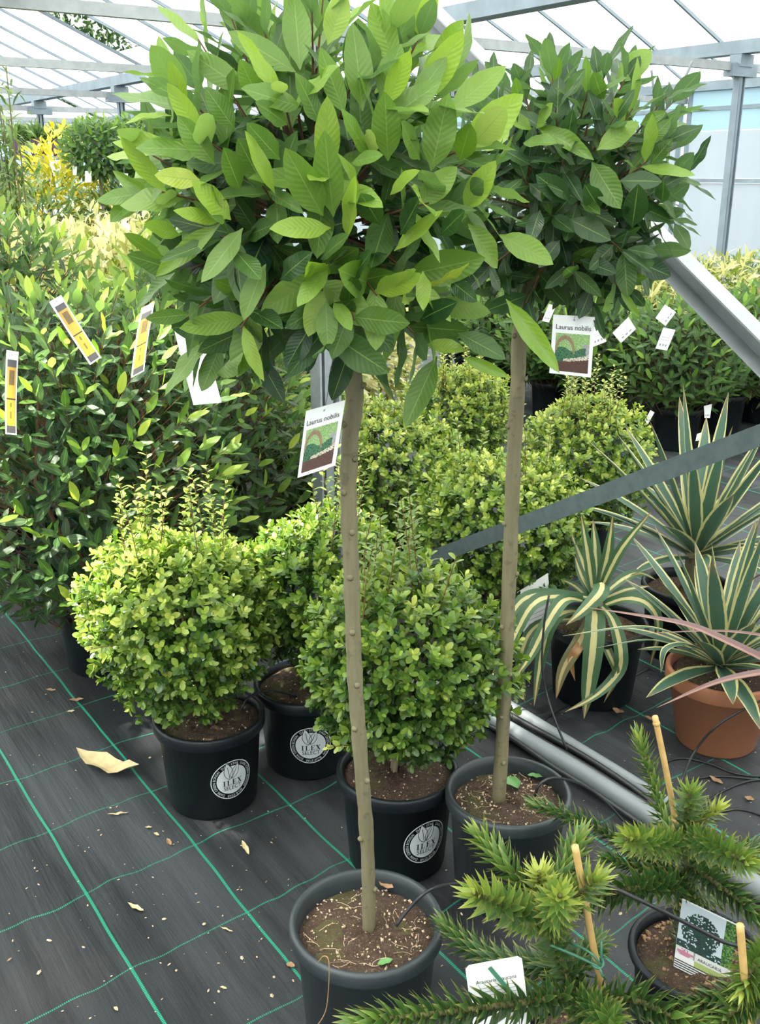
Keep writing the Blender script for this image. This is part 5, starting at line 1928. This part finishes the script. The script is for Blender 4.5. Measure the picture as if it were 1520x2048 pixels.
# picture tag in the right monkey puzzle
def puzzle_print(u, v):
    r = random.Random(int(u * 997) * 131 + int(v * 991))
    if v < 0.13:
        return (0.05, 0.05, 0.05) if int(v * 100 / 1.63) % 2 else (0.72, 0.73, 0.70)
    if v < 0.21:
        return (0.36, 0.46, 0.16) if u > 0.36 else (0.78, 0.78, 0.74)
    if v < 0.32:
        if math.hypot((u - 0.17) / 0.13, (v - 0.245) / 0.055) < 1 + 0.25 * math.sin(9 * math.atan2(v - 0.245, u - 0.17)):
            return (0.55, 0.22, 0.30)
        return (0.66, 0.67, 0.64) if abs(u - 0.34) > 0.015 else (0.3, 0.3, 0.3)
    if u > 0.80:
        return ((0.06, 0.17, 0.04), (0.16, 0.30, 0.08), (0.03, 0.08, 0.03))[r.randrange(3)]
    cx, cy = 0.40, 0.62
    rr = math.hypot((u - cx) / 0.36, (v - cy) / 0.30)
    if (rr < 0.95 and r.random() > 0.25 * rr) or (v < 0.42 and r.random() < 0.85) or (abs(u - 0.42) < 0.06 and v < 0.6):
        return (0.025 * r.uniform(.6, 1.6), 0.055 * r.uniform(.6, 1.6), 0.05)
    return (0.55, 0.64, 0.68)


c = pyx((1365, 1797, 1.46), (1476, 1850, 1.44), (1455, 1986, 1.42), (1347, 1932, 1.44))
o = sum(c) / 4
t = thing('plant_tag', 'picture tag of a dark conifer stuck in the right monkey puzzle pot', 'tag', o)
P = Patch(*c, bend=-0.002)
card_sheet('card', P, M['white_card'], t, o, 4, 8)
card_print('picture', P, 0.0, 0.0, 1.0, 0.985, 40, 61, puzzle_print, t, o)
card_text('lettering', P, 'ARAUCARIA', 0.40, 0.235, 0.44, M['ink'], t, o)

# white sheet label beside the drooping yucca
c = [at_y(1034, 1185, 2.84), at_y(1096, 1146, 2.86), at_y(1104, 1290, 2.84), at_y(1052, 1305, 2.82)]
o = sum(c) / 4
t = thing('plant_label', 'pale sheet label standing left of the drooping yucca', 'tag', o)
P = Patch(*c, bend=0.006)
card_sheet('card', P, M['white_card'], t, o, 3, 8)
card_rects('small_print', P, [(0.2, 0.85 - 0.06 * k, 0.85, 0.857 - 0.06 * k) for k in range(11)], M['grey_ink'], t, o)
Geo().beam(P(0.35, 0.93, 0.003) - o, P(0.62, 0.84, 0.004) - o, 0.006, 0.001, P.n).obj('green_strap', M['tie'], t)


# ================================================================== PIPES AND HOSES ON THE FLOOR
def pipe(name, label, pts, r, mat, cat, group=None, n=12, seg=5):
    p = [np.asarray(q, float) for q in pts]
    return tag(Geo().tube(spline(p, seg), r, n).obj(name, mat, None, True), label, cat, group)


def fl_pt(px, py, r):
    return on_ground(px, py, r)


pipe('grey_pipe', 'grey plastic pipe on the floor, upper of the two', [fl_pt(930, 1358, 0.019), fl_pt(1010, 1408, 0.019), fl_pt(1220, 1537, 0.019), fl_pt(1340, 1612, 0.019)], 0.019, M['pipe'], 'pipe', 'grey pipes')
pipe('grey_pipe', 'grey plastic pipe on the floor, lower and longer of the two', [fl_pt(900, 1385, 0.025), fl_pt(965, 1428, 0.025), fl_pt(1160, 1545, 0.025), fl_pt(1345, 1664, 0.025), fl_pt(1530, 1785, 0.025), fl_pt(1700, 1900, 0.025)], 0.025, M['pipe'], 'pipe', 'grey pipes')
hoses = [('thick black hose lying between the two grey pipes', [(960, 1425), (1040, 1462), (1140, 1515), (1260, 1590), (1340, 1640)], 0.011),
         ('black hose along the lower edge of the longer grey pipe', [(930, 1440), (1000, 1462), (1100, 1530), (1180, 1580), (1300, 1662), (1400, 1730)], 0.008),
         ('black hose bundled against the upper grey pipe', [(985, 1410), (1065, 1455), (1160, 1508), (1250, 1566), (1330, 1625)], 0.009)]
for lab, px, r in hoses:
    pipe('black_hose', lab, [fl_pt(x, y, r + 0.022) for x, y in px], r, M['hose'], 'hose', 'black hoses beside the pipes', 8)


def drip(label, rows, r=0.0032):
    pts = [at_y(x, y, Y) if Y > 0 else on_ground(x, y, r - Y if Y < -0.0001 else r) for x, y, Y in rows]
    return pipe('drip_tube', label, pts, r, M['hose'], 'tube', 'thin black drip tubes', 7)


drip('black drip tube bent over the rim of the nearest bay pot', [(792, 1852, 1.44), (820, 1815, 1.45), (856, 1782, 1.46), (900, 1769, 1.52), (960, 1765, 1.58), (1010, 1768, 1.60)])
drip('black drip tube arching out of the second bay pot', [(1070, 1592, 1.86), (1080, 1568, 1.86), (1110, 1556, 1.90), (1160, 1568, 1.98), (1210, 1602, 2.0), (1258, 1655, 2.0)])
drip('black drip tube looping from the sunlit holly pot to its neighbour', [(482, 1418, 2.24), (498, 1394, 2.26), (540, 1381, 2.30), (590, 1392, 2.36), (632, 1415, 2.42), (648, 1440, 2.46)])
drip('black drip tube hanging down left of the drooping yucca', [(1098, 1190, 2.52), (1088, 1250, 2.50), (1084, 1330, 2.48), (1094, 1390, 2.46), (1112, 1445, 2.40), (1134, 1500, 2.36)])
drip('black drip tube running from the pipes to the terracotta pot side', [(1078, 1455, 0), (1100, 1430, 0), (1160, 1400, 0), (1230, 1370, 0), (1300, 1335, 0)])
drip('black drip tube crossing in front of the terracotta pot', [(1560, 1385, 2.3), (1500, 1412, 2.3), (1430, 1455, 2.3), (1385, 1510, 2.3), (1362, 1565, 2.2)])
drip('black drip tube curving flat across the floor below the terracotta pot', [(1330, 1524, 0), (1365, 1516, 0), (1420, 1528, 0), (1475, 1548, 0), (1560, 1556, 0)])
drip('black drip tube forking away towards the right edge', [(1360, 1572, 0), (1400, 1556, 0), (1450, 1553, 0), (1520, 1560, 0)])
drip('black drip tube rising beside the right monkey puzzle tuft', [(1412, 1605, 0), (1450, 1580, 0), (1500, 1562, 0), (1560, 1558, 0)])
drip('black drip tube entering at the right above the longer pipe', [(1440, 1625, 0), (1470, 1618, 0), (1510, 1626, 0), (1560, 1650, 0)])
drip('black drip tube crossing in front of the conifer picture tag', [(1130, 1730, 1.36), (1215, 1770, 1.34), (1310, 1815, 1.33), (1400, 1860, 1.33), (1460, 1888, 1.32), (1560, 1905, 1.32)], 0.0036)

# twine hanging over the nearest pot
t = pipe('twine', 'thin brown twine hanging over the front rim of the nearest pot', [at_y(636, 1925, 1.352), at_y(648, 1912, 1.345), at_y(658, 1925, 1.338), at_y(656, 1990, 1.335), at_y(648, 2030, 1.335), at_y(620, 2070, 1.335)], 0.0009, M['dry_brown'], 'twine', None, 5)

# ================================================================== LITTER ON THE FLOOR
def floor_leaf(label, px, py, tx, ty, mat, ratio, curl, seed):
    a, b = on_ground(px, py), on_ground(tx, ty)
    c = (a + b) / 2
    d = b - a
    fallen_leaf('dry_leaf', label, c, np.linalg.norm(d), math.atan2(-d[0], d[1]), M[mat], curl, ratio, None, 'leaf', 'dry leaves on the ground cloth', 0.003, seed)


floor_leaf('long pale curled dry leaf in front of the sunlit holly pot', 280, 1557, 155, 1522, 'dry', 0.34, 0.7, 21)
floor_leaf('buff curled leaf at the foot of the sunlit holly pot', 356, 1592, 388, 1618, 'dry', 0.35, 0.9, 22)
floor_leaf('straw-coloured scrap right of the long pale leaf', 215, 1632, 258, 1628, 'dry', 0.16, 0.2, 23)
floor_leaf('small beige flake left of the sunlit holly pot', 134, 1426, 150, 1424, 'dry', 0.5, 0.4, 24)
floor_leaf('rusty leaf by the bay bush pot', 92, 1382, 112, 1384, 'dry_brown', 0.45, 0.5, 25)
floor_leaf('rusty leaf below the bay bush pot', 138, 1404, 168, 1402, 'dry_brown', 0.4, 0.5, 26)
floor_leaf('slim pale stick-like leaf in the middle of the cloth', 484, 1684, 498, 1712, 'dry', 0.22, 0.1, 27)
floor_leaf('pale scrap on the cloth left of the nearest pot', 256, 1810, 288, 1826, 'dry', 0.25, 0.3, 28)
floor_leaf('tan leaf touching the nearest pot at its left', 572, 1931, 590, 1936, 'dry_brown', 0.7, 0.2, 29)
floor_leaf('pale forked scrap between the holly pots', 566, 1514, 588, 1540, 'dry', 0.28, 0.3, 30)
floor_leaf('small ochre flake below the straw-coloured scrap', 290, 1657, 304, 1657, 'dry', 0.45, 0.3, 31)
floor_leaf('second small ochre flake below the straw-coloured scrap', 308, 1668, 318, 1674, 'dry', 0.5, 0.3, 32)
floor_leaf('pink-brown flake near the green line crossing', 334, 1680, 342, 1694, 'dry_brown', 0.4, 0.3, 33)
floor_leaf('thin straw near the lower green line', 440, 1856, 466, 1866, 'dry', 0.14, 0.1, 34)
floor_leaf('cream flake on the cloth near the bottom', 440, 1976, 454, 1980, 'dry', 0.4, 0.1, 35)
floor_leaf('cream flake near the lowest green line', 228, 2016, 236, 2024, 'dry', 0.5, 0.1, 36)
floor_leaf('brown leaf beside the left cloth edge', 14, 1926, 24, 1918, 'dry_brown', 0.4, 0.3, 37)
floor_leaf('curled brown scrap in front of the drooping yucca', 1224, 1422, 1248, 1432, 'dry_brown', 0.6, 0.9, 38)
floor_leaf('brown leaf beside the rear cane tip', 1290, 1436, 1310, 1444, 'dry_brown', 0.5, 0.6, 39)
floor_leaf('tan flake between the nearest pot and the second pot', 848, 1727, 866, 1728, 'dry', 0.45, 0.3, 40)
floor_leaf('brown scrap on the floor at the right below the hoses', 1488, 1598, 1508, 1604, 'dry_brown', 0.8, 0.6, 42)
floor_leaf('brown scrap on the green line at the right', 1418, 1556, 1446, 1572, 'dry_brown', 0.4, 0.4, 43)

vs, fs = [], []
for k in range(520):
    px, py = random.uniform(-60, 1580), random.uniform(1180, 2080)
    c = on_ground(px, py, 0.0015)
    s = random.uniform(0.0006, 0.0022) * (1 if random.random() < 0.9 else 2.0)
    a = random.uniform(0, 6.28)
    b = len(vs)
    st = random.uniform(1, 2.4)
    for j in range(5):
        t = a + j * 1.2566
        p = np.array((s * st * math.cos(t - a), s * math.sin(t - a)))
        vs.append(c + np.array((p[0] * math.cos(a) - p[1] * math.sin(a), p[0] * math.sin(a) + p[1] * math.cos(a), 0)))
    vs.append(c + np.array((0, 0, s * 0.7)))
    for j in range(5):
        fs.append([b + j, b + (j + 1) % 5, b + 5])
o = link('leaf_crumbs', poly_mesh('leaf_crumbs', vs, fs, M['perlite']))
stuff(tag(o, 'fine crumbs of dry leaf scattered over the ground cloth', 'litter'))
